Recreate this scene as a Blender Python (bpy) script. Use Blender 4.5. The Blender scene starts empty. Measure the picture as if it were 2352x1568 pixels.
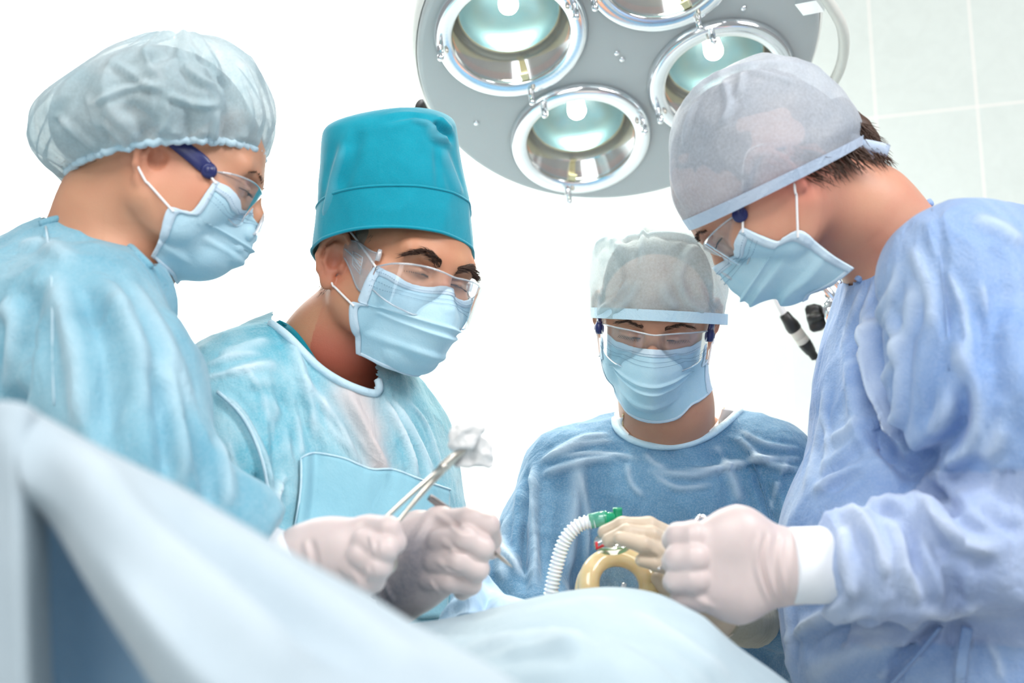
import bpy, math, random
import numpy as np
from mathutils import Vector, Matrix, noise as mnoise
from mathutils.bvhtree import BVHTree

# ------------------------------------------------------------------ camera, world, lights, exposure
SC = bpy.context.scene
COL = SC.collection
W_PX, H_PX = 2352, 1568
FPX = 2839.0                      # focal length in pixels of the 2352 px wide frame
PITCH = math.radians(12.0)
CAM_H = 0.97
cam_d = bpy.data.cameras.new('camera')
cam_d.sensor_width = 36.0
cam_d.lens = FPX / W_PX * 36.0
cam_d.clip_start = 0.02
cam_d.dof.use_dof = True
cam_d.dof.focus_distance = 1.60
cam_d.dof.aperture_fstop = 3.2
cam = bpy.data.objects.new('camera', cam_d)
COL.objects.link(cam)
cam.location = (0, 0, CAM_H)
cam.rotation_euler = (math.pi / 2 + PITCH, 0, 0)
SC.camera = cam
SC.view_settings.view_transform = 'Standard'
SC.view_settings.look = 'None'
SC.view_settings.gamma = 1.0
SC.view_settings.use_curve_mapping = False
SC.view_settings.exposure = 0.22
try:
    SC.cycles.max_bounces = 8
    SC.cycles.transparent_max_bounces = 24
    SC.cycles.caustics_reflective = False
    SC.cycles.caustics_refractive = False
    SC.cycles.sample_clamp_indirect = 4.0
except Exception:
    pass

wd = bpy.data.worlds.new('world')
SC.world = wd
wd.use_nodes = True
wd.node_tree.nodes['Background'].inputs[0].default_value = (0.93, 0.97, 1.0, 1)
wd.node_tree.nodes['Background'].inputs[1].default_value = 0.30

def area(name, loc, target, sx, sy, power, col=(1, 1, 1), spread=180):
    l = bpy.data.lights.new(name, 'AREA')
    l.shape = 'RECTANGLE'; l.size = sx; l.size_y = sy; l.energy = power; l.color = col
    l.spread = math.radians(spread)
    o = bpy.data.objects.new(name, l); COL.objects.link(o)
    o.location = loc
    o.rotation_euler = (Vector(target) - Vector(loc)).to_track_quat('-Z', 'Y').to_euler()
    o.visible_camera = True
    return o
# unseen area lamps, added to light the scene
area('overhead_key', (-0.5, -0.9, 2.9), (0.0, 1.5, 1.1), 1.6, 1.2, 44, (1.0, 0.985, 0.96))  # added soft key from above
area('overhead_key', (1.7, 0.0, 2.8), (0.5, 1.3, 1.1), 0.9, 0.9, 40, (0.97, 0.98, 1.0))  # added key from the upper right
area('front_fill', (-0.9, -2.3, 1.5), (0.0, 1.5, 1.25), 2.0, 1.3, 20, (0.97, 0.985, 1.0))  # added fill behind the camera, no window there
area('wall_wash', (-1.5, 2.3, 3.2), (-1.5, 3.5, 1.3), 2.0, 0.5, 150, (1, 1, 1), 110)  # added wash that burns out the left part of the wall
area('rim_light', (-0.4, 3.0, 2.95), (-0.1, 1.5, 1.35), 2.4, 0.5, 40, (1, 1, 1))  # added from behind for bright rims on the people

# ------------------------------------------------------------------ frames
# build space: x right, y depth along the lens axis, z up in the picture; the camera stands at its origin
CP, SP = math.cos(PITCH), math.sin(PITCH)
def V(*a): return np.array(a, float)
def c(px, py, d): return np.array([(px - W_PX / 2) * d / FPX, d, (H_PX / 2 - py) * d / FPX])
def to_world(p):
    p = np.asarray(p, float)
    x, y, z = p[..., 0], p[..., 1], p[..., 2]
    return np.stack([x, y * CP - z * SP, y * SP + z * CP + CAM_H], -1)
def from_world(p):
    p = np.asarray(p, float)
    x, y, z = p[..., 0], p[..., 1], p[..., 2] - CAM_H
    return np.stack([x, y * CP + z * SP, -y * SP + z * CP], -1)
UPW = V(0, SP, CP)                # the world's up in build space
def unit(v): return v / np.linalg.norm(v)
def frame(fwd, up):
    f = unit(np.asarray(fwd, float)); r = unit(np.cross(f, up)); u = np.cross(r, f)
    return np.stack([r, f, u], 1)            # columns right, forward, up

# ------------------------------------------------------------------ objects
def empty(name, loc_w, label=None, cat=None, group=None):
    o = bpy.data.objects.new(name, None); COL.objects.link(o)
    o.location = tuple(loc_w); o.empty_display_size = 0.05
    if label: tag(o, label, cat, group)
    return o
def tag(o, label, cat, group=None):
    o['label'] = label; o['category'] = cat
    if group: o['group'] = group
    return o
def world_origin(o):
    p = np.zeros(3)
    while o is not None:
        p = p + np.array(o.location); o = o.parent
    return p
def link(name, verts, faces, mat, parent=None, smooth=True, attrs=None, label=None, space='build', origin=None, mats=None, fmat=None):
    vw = to_world(verts) if space == 'build' else np.asarray(verts, float)
    base = world_origin(parent) if parent is not None else np.zeros(3)
    loc = np.zeros(3)
    if parent is None:
        loc = np.asarray(origin, float) if origin is not None else np.array([vw[:, 0].mean(), vw[:, 1].mean(), vw[:, 2].min()])
    vw = vw - base - loc
    me = bpy.data.meshes.new(name)
    me.from_pydata(vw.tolist(), [], [list(map(int, f)) for f in faces])
    me.update()
    if smooth: me.polygons.foreach_set('use_smooth', [True] * len(me.polygons))
    if mats:
        for m in mats: me.materials.append(m)
        if fmat is not None: me.polygons.foreach_set('material_index', [int(i) for i in fmat])
    elif mat: me.materials.append(mat)
    if attrs:
        for k, a in attrs.items():
            at = me.attributes.new(k, 'FLOAT', 'POINT')
            at.data.foreach_set('value', np.asarray(a, np.float32))
    o = bpy.data.objects.new(name, me); COL.objects.link(o)
    o.location = tuple(loc)
    if parent is not None: o.parent = parent
    if label: o['label'] = label
    return o
def structure(o):
    o['kind'] = 'structure'; return o
def join(*parts):
    vs, fs, n = [], [], 0
    for v, f in parts:
        vs.append(np.asarray(v, float)); fs += [[i + n for i in q] for q in f]; n += len(v)
    return np.concatenate(vs), fs

# ------------------------------------------------------------------ signed-distance sculpting
class SDF:
    def __init__(s, lo, hi, h):
        s.lo = np.asarray(lo, float); s.h = h
        s.n = np.ceil((np.asarray(hi, float) - s.lo) / h).astype(int) + 1
        s.ax = [(s.lo[i] + h * np.arange(s.n[i])).astype(np.float32) for i in range(3)]
        s.d = np.full(s.n, 0.3, np.float32)
    def _sl(s, lo, hi, pad):
        a = np.clip(np.floor((np.asarray(lo) - pad - s.lo) / s.h).astype(int), 0, s.n)
        b = np.clip(np.ceil((np.asarray(hi) + pad - s.lo) / s.h).astype(int) + 1, 0, s.n)
        if (b <= a).any(): return None
        sl = tuple(slice(int(a[i]), int(b[i])) for i in range(3))
        X = s.ax[0][sl[0]][:, None, None]; Y = s.ax[1][sl[1]][None, :, None]; Z = s.ax[2][sl[2]][None, None, :]
        return sl, X, Y, Z
    def _mix(s, sl, d2, k, op):
        d1 = s.d[sl]
        if op == 'add':
            if k > 0:
                h = np.maximum(k - np.abs(d1 - d2), 0) / k
                s.d[sl] = np.minimum(d1, d2) - h * h * k * 0.25
            else: s.d[sl] = np.minimum(d1, d2)
        else:
            d2 = -d2
            if k > 0:
                h = np.maximum(k - np.abs(d1 - d2), 0) / k
                s.d[sl] = np.maximum(d1, d2) + h * h * k * 0.25
            else: s.d[sl] = np.maximum(d1, d2)
    def ell(s, ctr, r, M=None, k=0.01, op='add'):
        ctr = np.asarray(ctr, float); r = np.asarray(r, float)
        if np.ndim(r) == 0: r = np.array([r, r, r])
        M = np.eye(3) if M is None else M
        ext = np.sqrt(((M * r[None, :]) ** 2).sum(1))
        g = s._sl(ctr - ext, ctr + ext, k + 3 * s.h + 0.01)
        if g is None: return
        sl, X, Y, Z = g
        q = [M[0, i] * (X - ctr[0]) + M[1, i] * (Y - ctr[1]) + M[2, i] * (Z - ctr[2]) for i in range(3)]
        k0 = np.sqrt((q[0] / r[0]) ** 2 + (q[1] / r[1]) ** 2 + (q[2] / r[2]) ** 2)
        k1 = np.sqrt((q[0] / r[0] ** 2) ** 2 + (q[1] / r[1] ** 2) ** 2 + (q[2] / r[2] ** 2) ** 2) + 1e-9
        s._mix(sl, (k0 * (k0 - 1.0) / k1).astype(np.float32), k, op)
    def cap(s, a, b, ra, rb=None, k=0.01, op='add', flat=None):
        """tapered capsule; flat=(direction, factor) squashes the section along a direction"""
        rb = ra if rb is None else rb
        a = np.asarray(a, float); b = np.asarray(b, float)
        m = max(ra, rb) * (1.0 if flat is None else max(1.0, flat[1]))
        g = s._sl(np.minimum(a, b) - m, np.maximum(a, b) + m, k + 3 * s.h + 0.01)
        if g is None: return
        sl, X, Y, Z = g
        ba = b - a; L = float(ba @ ba) + 1e-12
        px, py, pz = X - a[0], Y - a[1], Z - a[2]
        t = np.clip((px * ba[0] + py * ba[1] + pz * ba[2]) / L, 0, 1)
        qx, qy, qz = px - t * ba[0], py - t * ba[1], pz - t * ba[2]
        if flat is not None:
            n = unit(flat[0]); f = flat[1]
            w = qx * n[0] + qy * n[1] + qz * n[2]
            e = (1 / f - 1) * w
            qx, qy, qz = qx + e * n[0], qy + e * n[1], qz + e * n[2]
        d = np.sqrt(qx * qx + qy * qy + qz * qz) - (ra + (rb - ra) * t)
        s._mix(sl, d.astype(np.float32), k, op)
    def chain(s, pts, rs, k=0.01, flat=None, op='add'):
        for i in range(len(pts) - 1):
            s.cap(pts[i], pts[i + 1], rs[i], rs[i + 1], k, op, flat)
    def half(s, p, n, k=0.004, keep_below=True):
        """cut away the side the normal points to"""
        p = np.asarray(p, float); n = unit(np.asarray(n, float))
        d = (s.ax[0][:, None, None] - p[0]) * n[0] + (s.ax[1][None, :, None] - p[1]) * n[1] + (s.ax[2][None, None, :] - p[2]) * n[2]
        s._mix(tuple([slice(None)] * 3), (-d).astype(np.float32), k, 'sub')
    def mesh(s, iso=0.0, smooth=1):
        d = s.d - iso
        d[0], d[-1], d[:, 0], d[:, -1], d[:, :, 0], d[:, :, -1] = (np.maximum(x, 1e-3) for x in (d[0], d[-1], d[:, 0], d[:, -1], d[:, :, 0], d[:, :, -1]))
        neg = d < 0
        cnt = np.zeros(np.array(d.shape) - 1, np.int8)
        off = [(i, j, k) for i in (0, 1) for j in (0, 1) for k in (0, 1)]
        nx, ny, nz = d.shape
        for (i, j, k) in off: cnt += neg[i:nx - 1 + i, j:ny - 1 + j, k:nz - 1 + k]
        I = np.argwhere((cnt > 0) & (cnt < 8))
        idx = np.full(cnt.shape, -1, np.int64)
        idx[tuple(I.T)] = np.arange(len(I))
        val = {o: d[I[:, 0] + o[0], I[:, 1] + o[1], I[:, 2] + o[2]].astype(float) for o in off}
        acc = np.zeros((len(I), 3)); num = np.zeros(len(I))
        for o in off:
            for ax in range(3):
                if o[ax] == 0:
                    e = list(o); e[ax] = 1; e = tuple(e)
                    a, b = val[o], val[e]
                    m = (a < 0) != (b < 0)
                    t = np.where(m, a / np.where(m, a - b, 1), 0)
                    p = np.array(o, float)[None, :].repeat(len(I), 0); p[:, ax] += t
                    acc[m] += p[m]; num[m] += 1
        vs = (I + acc / num[:, None]) * s.h + s.lo
        fs = []
        for ax in range(3):
            u, w = (ax + 1) % 3, (ax + 2) % 3
            sa = [slice(None)] * 3; sb = [slice(None)] * 3
            sa[ax] = slice(0, d.shape[ax] - 1); sb[ax] = slice(1, d.shape[ax])
            for q in (u, w):
                sa[q] = slice(1, d.shape[q] - 1); sb[q] = slice(1, d.shape[q] - 1)
            A, B = neg[tuple(sa)], neg[tuple(sb)]
            E = np.argwhere(A != B)
            flip = B[tuple(E.T)]
            E[:, u] += 1; E[:, w] += 1
            def g(du, dw):
                e = E.copy(); e[:, u] -= du; e[:, w] -= dw
                return idx[e[:, 0], e[:, 1], e[:, 2]]
            q = np.stack([g(1, 1), g(0, 1), g(0, 0), g(1, 0)], 1)
            q[flip] = q[flip][:, ::-1]
            fs.append(q)
        fs = np.concatenate(fs)
        vs = relax(vs, fs, smooth)
        return vs, fs

def adjacency(fs):
    fs = np.asarray(fs)
    e = np.concatenate([fs[:, [i, (i + 1) % fs.shape[1]]] for i in range(fs.shape[1])])
    return e
def relax(vs, fs, n, lam=0.5):
    if n <= 0: return vs
    e = adjacency(fs); N = len(vs)
    i = np.concatenate([e[:, 0], e[:, 1]]); j = np.concatenate([e[:, 1], e[:, 0]])
    deg = np.bincount(i, minlength=N)
    for _ in range(n):
        avg = np.stack([np.bincount(i, vs[j, k], N) for k in range(3)], 1) / np.maximum(deg, 1)[:, None]
        vs = vs + lam * (avg - vs)
    return vs
def normals(vs, fs):
    fs = np.asarray(fs)
    nrm = np.cross(vs[fs[:, 2]] - vs[fs[:, 0]], vs[fs[:, -1]] - vs[fs[:, 1]])
    out = np.zeros_like(vs)
    for k in range(fs.shape[1]):
        for a in range(3): out[:, a] += np.bincount(fs[:, k], nrm[:, a], len(vs))
    return out / (np.linalg.norm(out, axis=1)[:, None] + 1e-12)
def bvh(vs, fs): return BVHTree.FromPolygons(vs.tolist(), [list(map(int, f)) for f in fs])
def hit(tree, px, py, d0=1.4):
    r = unit(c(px, py, 1.0))
    h = tree.ray_cast(Vector((0, 0, 0)), Vector(r), 20)
    return np.array(h[0]) if h[0] is not None else None
def spline(pts, n=8, closed=False):
    """Catmull-Rom through pts (any dimension)"""
    P = np.asarray(pts, float); m = len(P)
    if m < 3 and not closed:
        t = np.linspace(0, 1, n + 1)[:, None]; return P[0] * (1 - t) + P[-1] * t
    out = []
    for i in range(m if closed else m - 1):
        if closed: a, b, cc, d = P[i - 1], P[i], P[(i + 1) % m], P[(i + 2) % m]
        else: a, b, cc, d = P[max(i - 1, 0)], P[i], P[i + 1], P[min(i + 2, m - 1)]
        for t in np.linspace(0, 1, n, endpoint=False):
            out.append(0.5 * ((2 * b) + (-a + cc) * t + (2 * a - 5 * b + 4 * cc - d) * t * t + (-a + 3 * b - 3 * cc + d) * t ** 3))
    if not closed: out.append(P[-1])
    return np.array(out)
def on_surface(tree, pts, n=10, lift=0.0):
    """pixel polyline laid on a surface; pixels that miss are filled from their neighbours"""
    q = spline(pts, n); out = [hit(tree, *p[:2]) for p in q]
    ok = [i for i, o in enumerate(out) if o is not None]
    if not ok: return None
    for i, o in enumerate(out):
        if o is None:
            j = min(ok, key=lambda a: abs(a - i)); out[i] = c(q[i][0], q[i][1], out[j][1])
    out = np.array(out)
    return out - lift * out / np.linalg.norm(out, axis=1)[:, None]
def seg_dist(vs, line):
    """distance to a polyline and the parameter 0..1 along it"""
    best = np.full(len(vs), 9.0); par = np.zeros(len(vs)); m = len(line) - 1
    for i in range(m):
        a, b = line[i], line[i + 1]; ba = b - a; L = ba @ ba + 1e-12
        t = np.clip((vs - a) @ ba / L, 0, 1)
        d = np.linalg.norm(vs - a - t[:, None] * ba, axis=1)
        u = d < best
        best[u] = d[u]; par[u] = (i + t[u]) / m
    return best, par
def folds(vs, fs, strokes, tree=None, attr=None, jitter=0.0):
    """press ridges (+) and valleys (-) of cloth along pixel strokes: (points, height m, width m)"""
    tree = tree or bvh(vs, fs)
    nr = normals(vs, fs)
    disp = np.zeros(len(vs)); at = np.zeros(len(vs)) if attr is None else attr
    for pts, amp, wid in strokes:
        line = on_surface(tree, pts, 6)
        if line is None: continue
        lo, hi = line.min(0) - 3 * wid, line.max(0) + 3 * wid
        m = np.where(((vs > lo) & (vs < hi)).all(1))[0]
        if not len(m): continue
        d, t = seg_dist(vs[m], line)
        env = np.clip(np.sin(np.clip(t, 0.02, 0.98) * math.pi) * 1.6, 0, 1)
        x = d / wid
        prof = np.exp(-x * x * 1.6) - 0.35 * np.exp(-((x - 1.5) / 0.7) ** 2)
        disp[m] += amp * env * prof
        at[m] += np.sign(amp) * env * np.exp(-x * x * 1.6)
    return vs + nr * disp[:, None], at
def crumple(vs, fs, amp, scale, seed=0, stretch=(1, 1, 1), mask=None, ridged=True):
    nr = normals(vs, fs); st = np.asarray(stretch, float) * scale
    q = vs * st + seed * 7.31
    d = np.array([(1 - 2 * abs(mnoise.noise(p))) if ridged else mnoise.noise(p) for p in q.tolist()])
    if ridged: d = d - 0.45
    if mask is not None: d = d * mask
    return vs + nr * (amp * d)[:, None]

# ------------------------------------------------------------------ swept shapes
def tube(path, r, seg=10, cap=True, squash=None):
    P = np.asarray(path, float); n = len(P)
    R = np.full(n, r, float) if np.ndim(r) == 0 else np.interp(np.linspace(0, 1, n), np.linspace(0, 1, len(r)), r)
    T = np.gradient(P, axis=0); T /= np.linalg.norm(T, axis=1)[:, None] + 1e-12
    ref = V(0, 0, 1) if abs(T[0][2]) < 0.9 else V(0, 1, 0)
    u = unit(np.cross(T[0], ref)); vs, fs = [], []
    for i in range(n):
        u = unit(u - (u @ T[i]) * T[i]); w = np.cross(T[i], u)
        for k in range(seg):
            a = 2 * math.pi * k / seg
            ca, sa = math.cos(a), math.sin(a)
            if squash: ca *= squash[0]; sa *= squash[1]
            vs.append(P[i] + R[i] * (ca * u + sa * w))
    for i in range(n - 1):
        for k in range(seg):
            a, b = i * seg + k, i * seg + (k + 1) % seg
            fs.append([a, b, b + seg, a + seg])
    if cap:
        fs.append(list(range(seg))[::-1]); fs.append([(n - 1) * seg + k for k in range(seg)])
    return np.array(vs), fs
def lathe(prof, o, axis, seg=48, ref=None, closed=False):
    """profile of (radius, height along axis)"""
    z = unit(np.asarray(axis, float))
    ref = ref if ref is not None else (V(0, 0, 1) if abs(z[2]) < 0.9 else V(1, 0, 0))
    x = unit(ref - (ref @ z) * z); y = np.cross(z, x)
    vs, fs = [], []
    for r, h in prof:
        for k in range(seg):
            a = 2 * math.pi * k / seg
            vs.append(o + z * h + max(r, 1e-5) * (math.cos(a) * x + math.sin(a) * y))
    m = len(prof)
    for i in range(m if closed else m - 1):
        for k in range(seg):
            a, b = i * seg + k, i * seg + (k + 1) % seg
            a2, b2 = ((i + 1) % m) * seg + k, ((i + 1) % m) * seg + (k + 1) % seg
            fs.append([a, b, b2, a2])
    return np.array(vs), fs
def grid_faces(nu, nv, closed_u=False):
    fs = []
    for j in range(nv - 1):
        for i in range(nu if closed_u else nu - 1):
            a, b = j * nu + i, j * nu + (i + 1) % nu
            fs.append([a, b, b + nu, a + nu])
    return fs
def patch(rows, nu=6, nv=6):
    """smooth surface through rows of control points"""
    R = [spline(r, nu) for r in rows]
    m = len(R[0]); Cc = np.array(R)
    out = np.array([spline(Cc[:, i], nv) for i in range(m)])      # m x k x 3
    out = np.transpose(out, (1, 0, 2)); k = out.shape[0]
    return out.reshape(-1, 3), grid_faces(m, k), (m, k)
def thicken(vs, fs, t, n=None):
    """close a sheet into a thin solid"""
    vs = np.asarray(vs); N = len(vs)
    nr = normals(vs, np.asarray(fs)) if n is None else n
    edges = {}
    for f in fs:
        for i in range(len(f)):
            e = (f[i], f[(i + 1) % len(f)])
            edges[e] = 1
    rim = [e for e in edges if (e[1], e[0]) not in edges]
    out = [list(f) for f in fs] + [[i + N for i in f][::-1] for f in fs] + [[b, a, a + N, b + N] for a, b in rim]
    return np.concatenate([vs, vs - nr * t]), out
def box(ctr, size, M=None):
    M = np.eye(3) if M is None else M
    s = np.asarray(size) / 2
    vs = np.array([ctr + M @ (V(x, y, z) * s) for x in (-1, 1) for y in (-1, 1) for z in (-1, 1)])
    return vs, [[0, 1, 3, 2], [4, 6, 7, 5], [0, 4, 5, 1], [2, 3, 7, 6], [0, 2, 6, 4], [1, 5, 7, 3]]
# ------------------------------------------------------------------ materials
def srgb(r, g, b):
    f = lambda v: (v / 255 / 12.92) if v / 255 <= 0.04045 else ((v / 255 + 0.055) / 1.055) ** 2.4
    return (f(r), f(g), f(b), 1)
class NT:
    def __init__(s, name):
        s.m = bpy.data.materials.new(name); s.m.use_nodes = True
        s.t = s.m.node_tree; s.t.nodes.clear()
        s.out = s.n('ShaderNodeOutputMaterial')
    def n(s, kind, **kw):
        x = s.t.nodes.new(kind)
        for k, v in kw.items(): setattr(x, k, v)
        return x
    def l(s, a, b): s.t.links.new(a, b)
    def noise(s, scale, detail=4, rough=0.55, dist=0.0, stretch=None):
        x = s.n('ShaderNodeTexNoise')
        x.inputs['Scale'].default_value = scale; x.inputs['Detail'].default_value = detail
        x.inputs['Roughness'].default_value = rough; x.inputs['Distortion'].default_value = dist
        tc = s.n('ShaderNodeTexCoord')
        if stretch:
            mp = s.n('ShaderNodeMapping'); mp.inputs['Scale'].default_value = stretch
            s.l(tc.outputs['Object'], mp.inputs['Vector']); s.l(mp.outputs[0], x.inputs['Vector'])
        else: s.l(tc.outputs['Object'], x.inputs['Vector'])
        return x.outputs['Fac']
    def ramp(s, fac, stops):
        r = s.n('ShaderNodeValToRGB')
        while len(r.color_ramp.elements) < len(stops): r.color_ramp.elements.new(0.5)
        for e, (p, col) in zip(r.color_ramp.elements, stops): e.position = p; e.color = col
        s.l(fac, r.inputs[0]); return r.outputs[0]
    def mix(s, fac, a, b, mode='MIX'):
        x = s.n('ShaderNodeMix', data_type='RGBA', blend_type=mode)
        for sock, v in ((x.inputs[0], fac), (x.inputs[6], a), (x.inputs[7], b)):
            if hasattr(v, 'links'): s.l(v, sock)
            else: sock.default_value = v
        return x.outputs[2]
    def math(s, op, a, b=0.0):
        x = s.n('ShaderNodeMath', operation=op)
        for i, v in enumerate((a, b)):
            if hasattr(v, 'links'): s.l(v, x.inputs[i])
            else: x.inputs[i].default_value = v
        return x.outputs[0]
    def attr(s, name):
        a = s.n('ShaderNodeAttribute'); a.attribute_name = name; return a.outputs['Fac']
    def bsdf(s, col, rough=0.5, metal=0.0, **kw):
        b = s.n('ShaderNodeBsdfPrincipled')
        if hasattr(col, 'links'): s.l(col, b.inputs['Base Color'])
        else: b.inputs['Base Color'].default_value = col
        b.inputs['Roughness'].default_value = rough; b.inputs['Metallic'].default_value = metal
        for k, v in kw.items():
            k = k.replace('_', ' ')
            if k in b.inputs:
                if hasattr(v, 'links'): s.l(v, b.inputs[k])
                else: b.inputs[k].default_value = v
        return b
    def bump(s, b, fac, strength=0.2, dist=0.002):
        x = s.n('ShaderNodeBump'); x.inputs['Strength'].default_value = strength; x.inputs['Distance'].default_value = dist
        s.l(fac, x.inputs['Height']); s.l(x.outputs[0], b.inputs['Normal'])
    def done(s, sh):
        s.l(sh.outputs[0] if hasattr(sh, 'outputs') else sh, s.out.inputs[0]); return s.m

def mat_fabric(name, c1, c2, c3=None, scale=9, fibre=420, rough=0.8, bump=0.25, sheen=0.3, mottle=0.5, lit=0.55, wrinkle=1.0):
    """non-woven cloth: two tones in soft clouds, fine fibres; attribute 'ridge' lightens lifted cloth, 'show' lets what lies under it shine through"""
    t = NT(name)
    cl = t.ramp(t.noise(scale, 5, 0.62, 0.6), [(0.32, c1), (0.68, c2)])
    fb = t.noise(fibre, 3, 0.7)
    col = t.mix(t.math('MULTIPLY', t.math('SUBTRACT', fb, 0.42), mottle), cl, (1, 1, 1, 1))
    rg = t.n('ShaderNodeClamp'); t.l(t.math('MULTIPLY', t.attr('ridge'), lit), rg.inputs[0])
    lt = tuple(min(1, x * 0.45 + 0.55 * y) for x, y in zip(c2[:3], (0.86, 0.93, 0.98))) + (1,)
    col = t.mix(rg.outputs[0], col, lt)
    if c3:
        sh = t.n('ShaderNodeClamp'); t.l(t.attr('show'), sh.inputs[0])
        col = t.mix(sh.outputs[0], col, c3)
    b = t.bsdf(col, rough, 0, Sheen_Weight=sheen, Sheen_Roughness=0.4)
    b.inputs['Specular IOR Level'].default_value = 0.25
    wr = t.math('ABSOLUTE', t.math('SUBTRACT', t.noise(13, 3, 0.55, 1.6, (1.0, 1.0, 0.45)), 0.5))
    wr2 = t.math('ABSOLUTE', t.math('SUBTRACT', t.noise(34, 3, 0.55, 1.2), 0.5))
    hsum = t.math('ADD', t.math('MULTIPLY', fb, 0.10), t.math('ADD', t.math('MULTIPLY', wr, -wrinkle), t.math('MULTIPLY', wr2, -0.35 * wrinkle)))
    t.bump(b, hsum, bump * 2.0, 0.010)
    return t.done(b)
def mat_veil(name, c1, c2, clear=0.3, scale=14, fibre=300, lucent=0.28):
    """thin see-through non-woven cap cloth"""
    t = NT(name)
    fb = t.noise(fibre, 4, 0.7); cl = t.noise(scale, 4, 0.6, 0.5)
    col = t.ramp(cl, [(0.3, c1), (0.7, c2)])
    b = t.bsdf(col, 0.75, 0, Sheen_Weight=0.3)
    b.inputs['Specular IOR Level'].default_value = 0.25
    t.bump(b, t.math('ADD', fb, t.noise(70, 4, 0.6, 0.6)), 0.3, 0.001)
    tl = t.n('ShaderNodeBsdfTranslucent'); t.l(col, tl.inputs[0])
    m1 = t.n('ShaderNodeMixShader'); m1.inputs[0].default_value = lucent
    t.l(b.outputs[0], m1.inputs[1]); t.l(tl.outputs[0], m1.inputs[2])
    tr = t.n('ShaderNodeBsdfTransparent')
    m2 = t.n('ShaderNodeMixShader')
    f = t.math('ADD', clear - 0.25, t.math('MULTIPLY', fb, 0.5))
    rg = t.n('ShaderNodeClamp'); t.l(t.math('MULTIPLY', t.attr('ridge'), 0.6), rg.inputs[0])
    f = t.math('MULTIPLY', f, t.math('SUBTRACT', 1.0, rg.outputs[0]))
    t.l(f, m2.inputs[0]); t.l(m1.outputs[0], m2.inputs[1]); t.l(tr.outputs[0], m2.inputs[2])
    return t.done(m2)
def mat_skin(name, col, red, dark):
    t = NT(name)
    cl = t.ramp(t.noise(16, 4, 0.6, 0.3), [(0.3, col), (0.72, tuple(0.7 * a + 0.3 * b for a, b in zip(col, red)))])
    rd = t.n('ShaderNodeClamp'); t.l(t.attr('red'), rd.inputs[0])
    cl = t.mix(rd.outputs[0], cl, red)
    dk = t.n('ShaderNodeClamp'); t.l(t.attr('hairy'), dk.inputs[0])
    cl = t.mix(dk.outputs[0], cl, dark)
    cl = t.mix(t.math('MULTIPLY', t.noise(900, 2, 0.6), 0.10), cl, dark)
    b = t.bsdf(cl, 0.46, 0, Subsurface_Weight=0.18, Subsurface_Scale=0.006)
    b.inputs['Subsurface Radius'].default_value = (1.0, 0.35, 0.2)
    b.inputs['Specular IOR Level'].default_value = 0.35
    t.bump(b, t.math('ADD', t.noise(420, 3, 0.6), t.math('MULTIPLY', t.noise(90, 3, 0.6), 1.5)), 0.18, 0.0008)
    return t.done(b)
def mat_simple(name, col, rough=0.5, metal=0.0, bump=None, var=0.03, **kw):
    t = NT(name)
    var = t.ramp(t.noise(40, 4, 0.6), [(0.3, tuple(x * (1 - var) for x in col[:3]) + (1,)), (0.7, tuple(min(1, x * (1 + var)) for x in col[:3]) + (1,))])
    b = t.bsdf(var, rough, metal, **kw)
    if bump: t.bump(b, t.noise(bump[0], 3, 0.6), bump[1], 0.001)
    return t.done(b)
def mat_glass(name, tint=(0.96, 0.985, 1.0, 1), refl=0.12, edge=(0.85, 0.9, 0.95, 1), body=0.03):
    """thin clear plastic or glass: mostly transparent, mirror at grazing angles, a little milky"""
    t = NT(name)
    tr = t.n('ShaderNodeBsdfTransparent'); tr.inputs[0].default_value = tint
    gl = t.n('ShaderNodeBsdfGlossy'); gl.inputs['Roughness'].default_value = 0.06; gl.inputs[0].default_value = (1, 1, 1, 1)
    df = t.n('ShaderNodeBsdfDiffuse'); df.inputs[0].default_value = edge
    lw = t.n('ShaderNodeLayerWeight'); lw.inputs[0].default_value = 0.10
    m0 = t.n('ShaderNodeMixShader'); m0.inputs[0].default_value = body
    t.l(tr.outputs[0], m0.inputs[1]); t.l(df.outputs[0], m0.inputs[2])
    m = t.n('ShaderNodeMixShader')
    f = t.math('ADD', t.math('MULTIPLY', lw.outputs['Fresnel'], 0.8), refl * 0.25)
    t.l(f, m.inputs[0]); t.l(m0.outputs[0], m.inputs[1]); t.l(gl.outputs[0], m.inputs[2])
    return t.done(m)
def mat_tile(name, col, grout, tw, th):
    t = NT(name)
    tc = t.n('ShaderNodeTexCoord')
    br = t.n('ShaderNodeTexBrick'); br.offset = 0.0; br.squash = 1.0
    br.inputs['Scale'].default_value = 1.0
    br.inputs['Brick Width'].default_value = tw; br.inputs['Row Height'].default_value = th
    br.inputs['Mortar Size'].default_value = 0.003; br.inputs['Mortar Smooth'].default_value = 0.3
    t.l(tc.outputs['UV'], br.inputs['Vector'])
    cloud = t.ramp(t.noise(22, 6, 0.65, 1.2), [(0.3, tuple(x * 0.94 for x in col[:3]) + (1,)), (0.7, col)])
    t.l(cloud, br.inputs['Color1']); t.l(cloud, br.inputs['Color2']); br.inputs['Mortar'].default_value = grout
    b = t.bsdf(br.outputs['Color'], 0.35)
    b.inputs['Specular IOR Level'].default_value = 0.3
    inv = t.math('SUBTRACT', 1.0, br.outputs['Fac']); t.bump(b, inv, 0.15, 0.001)
    return t.done(b)
def mat_emit(name, col, s):
    t = NT(name); e = t.n('ShaderNodeEmission'); e.inputs[0].default_value = col; e.inputs[1].default_value = s
    return t.done(e)

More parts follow.
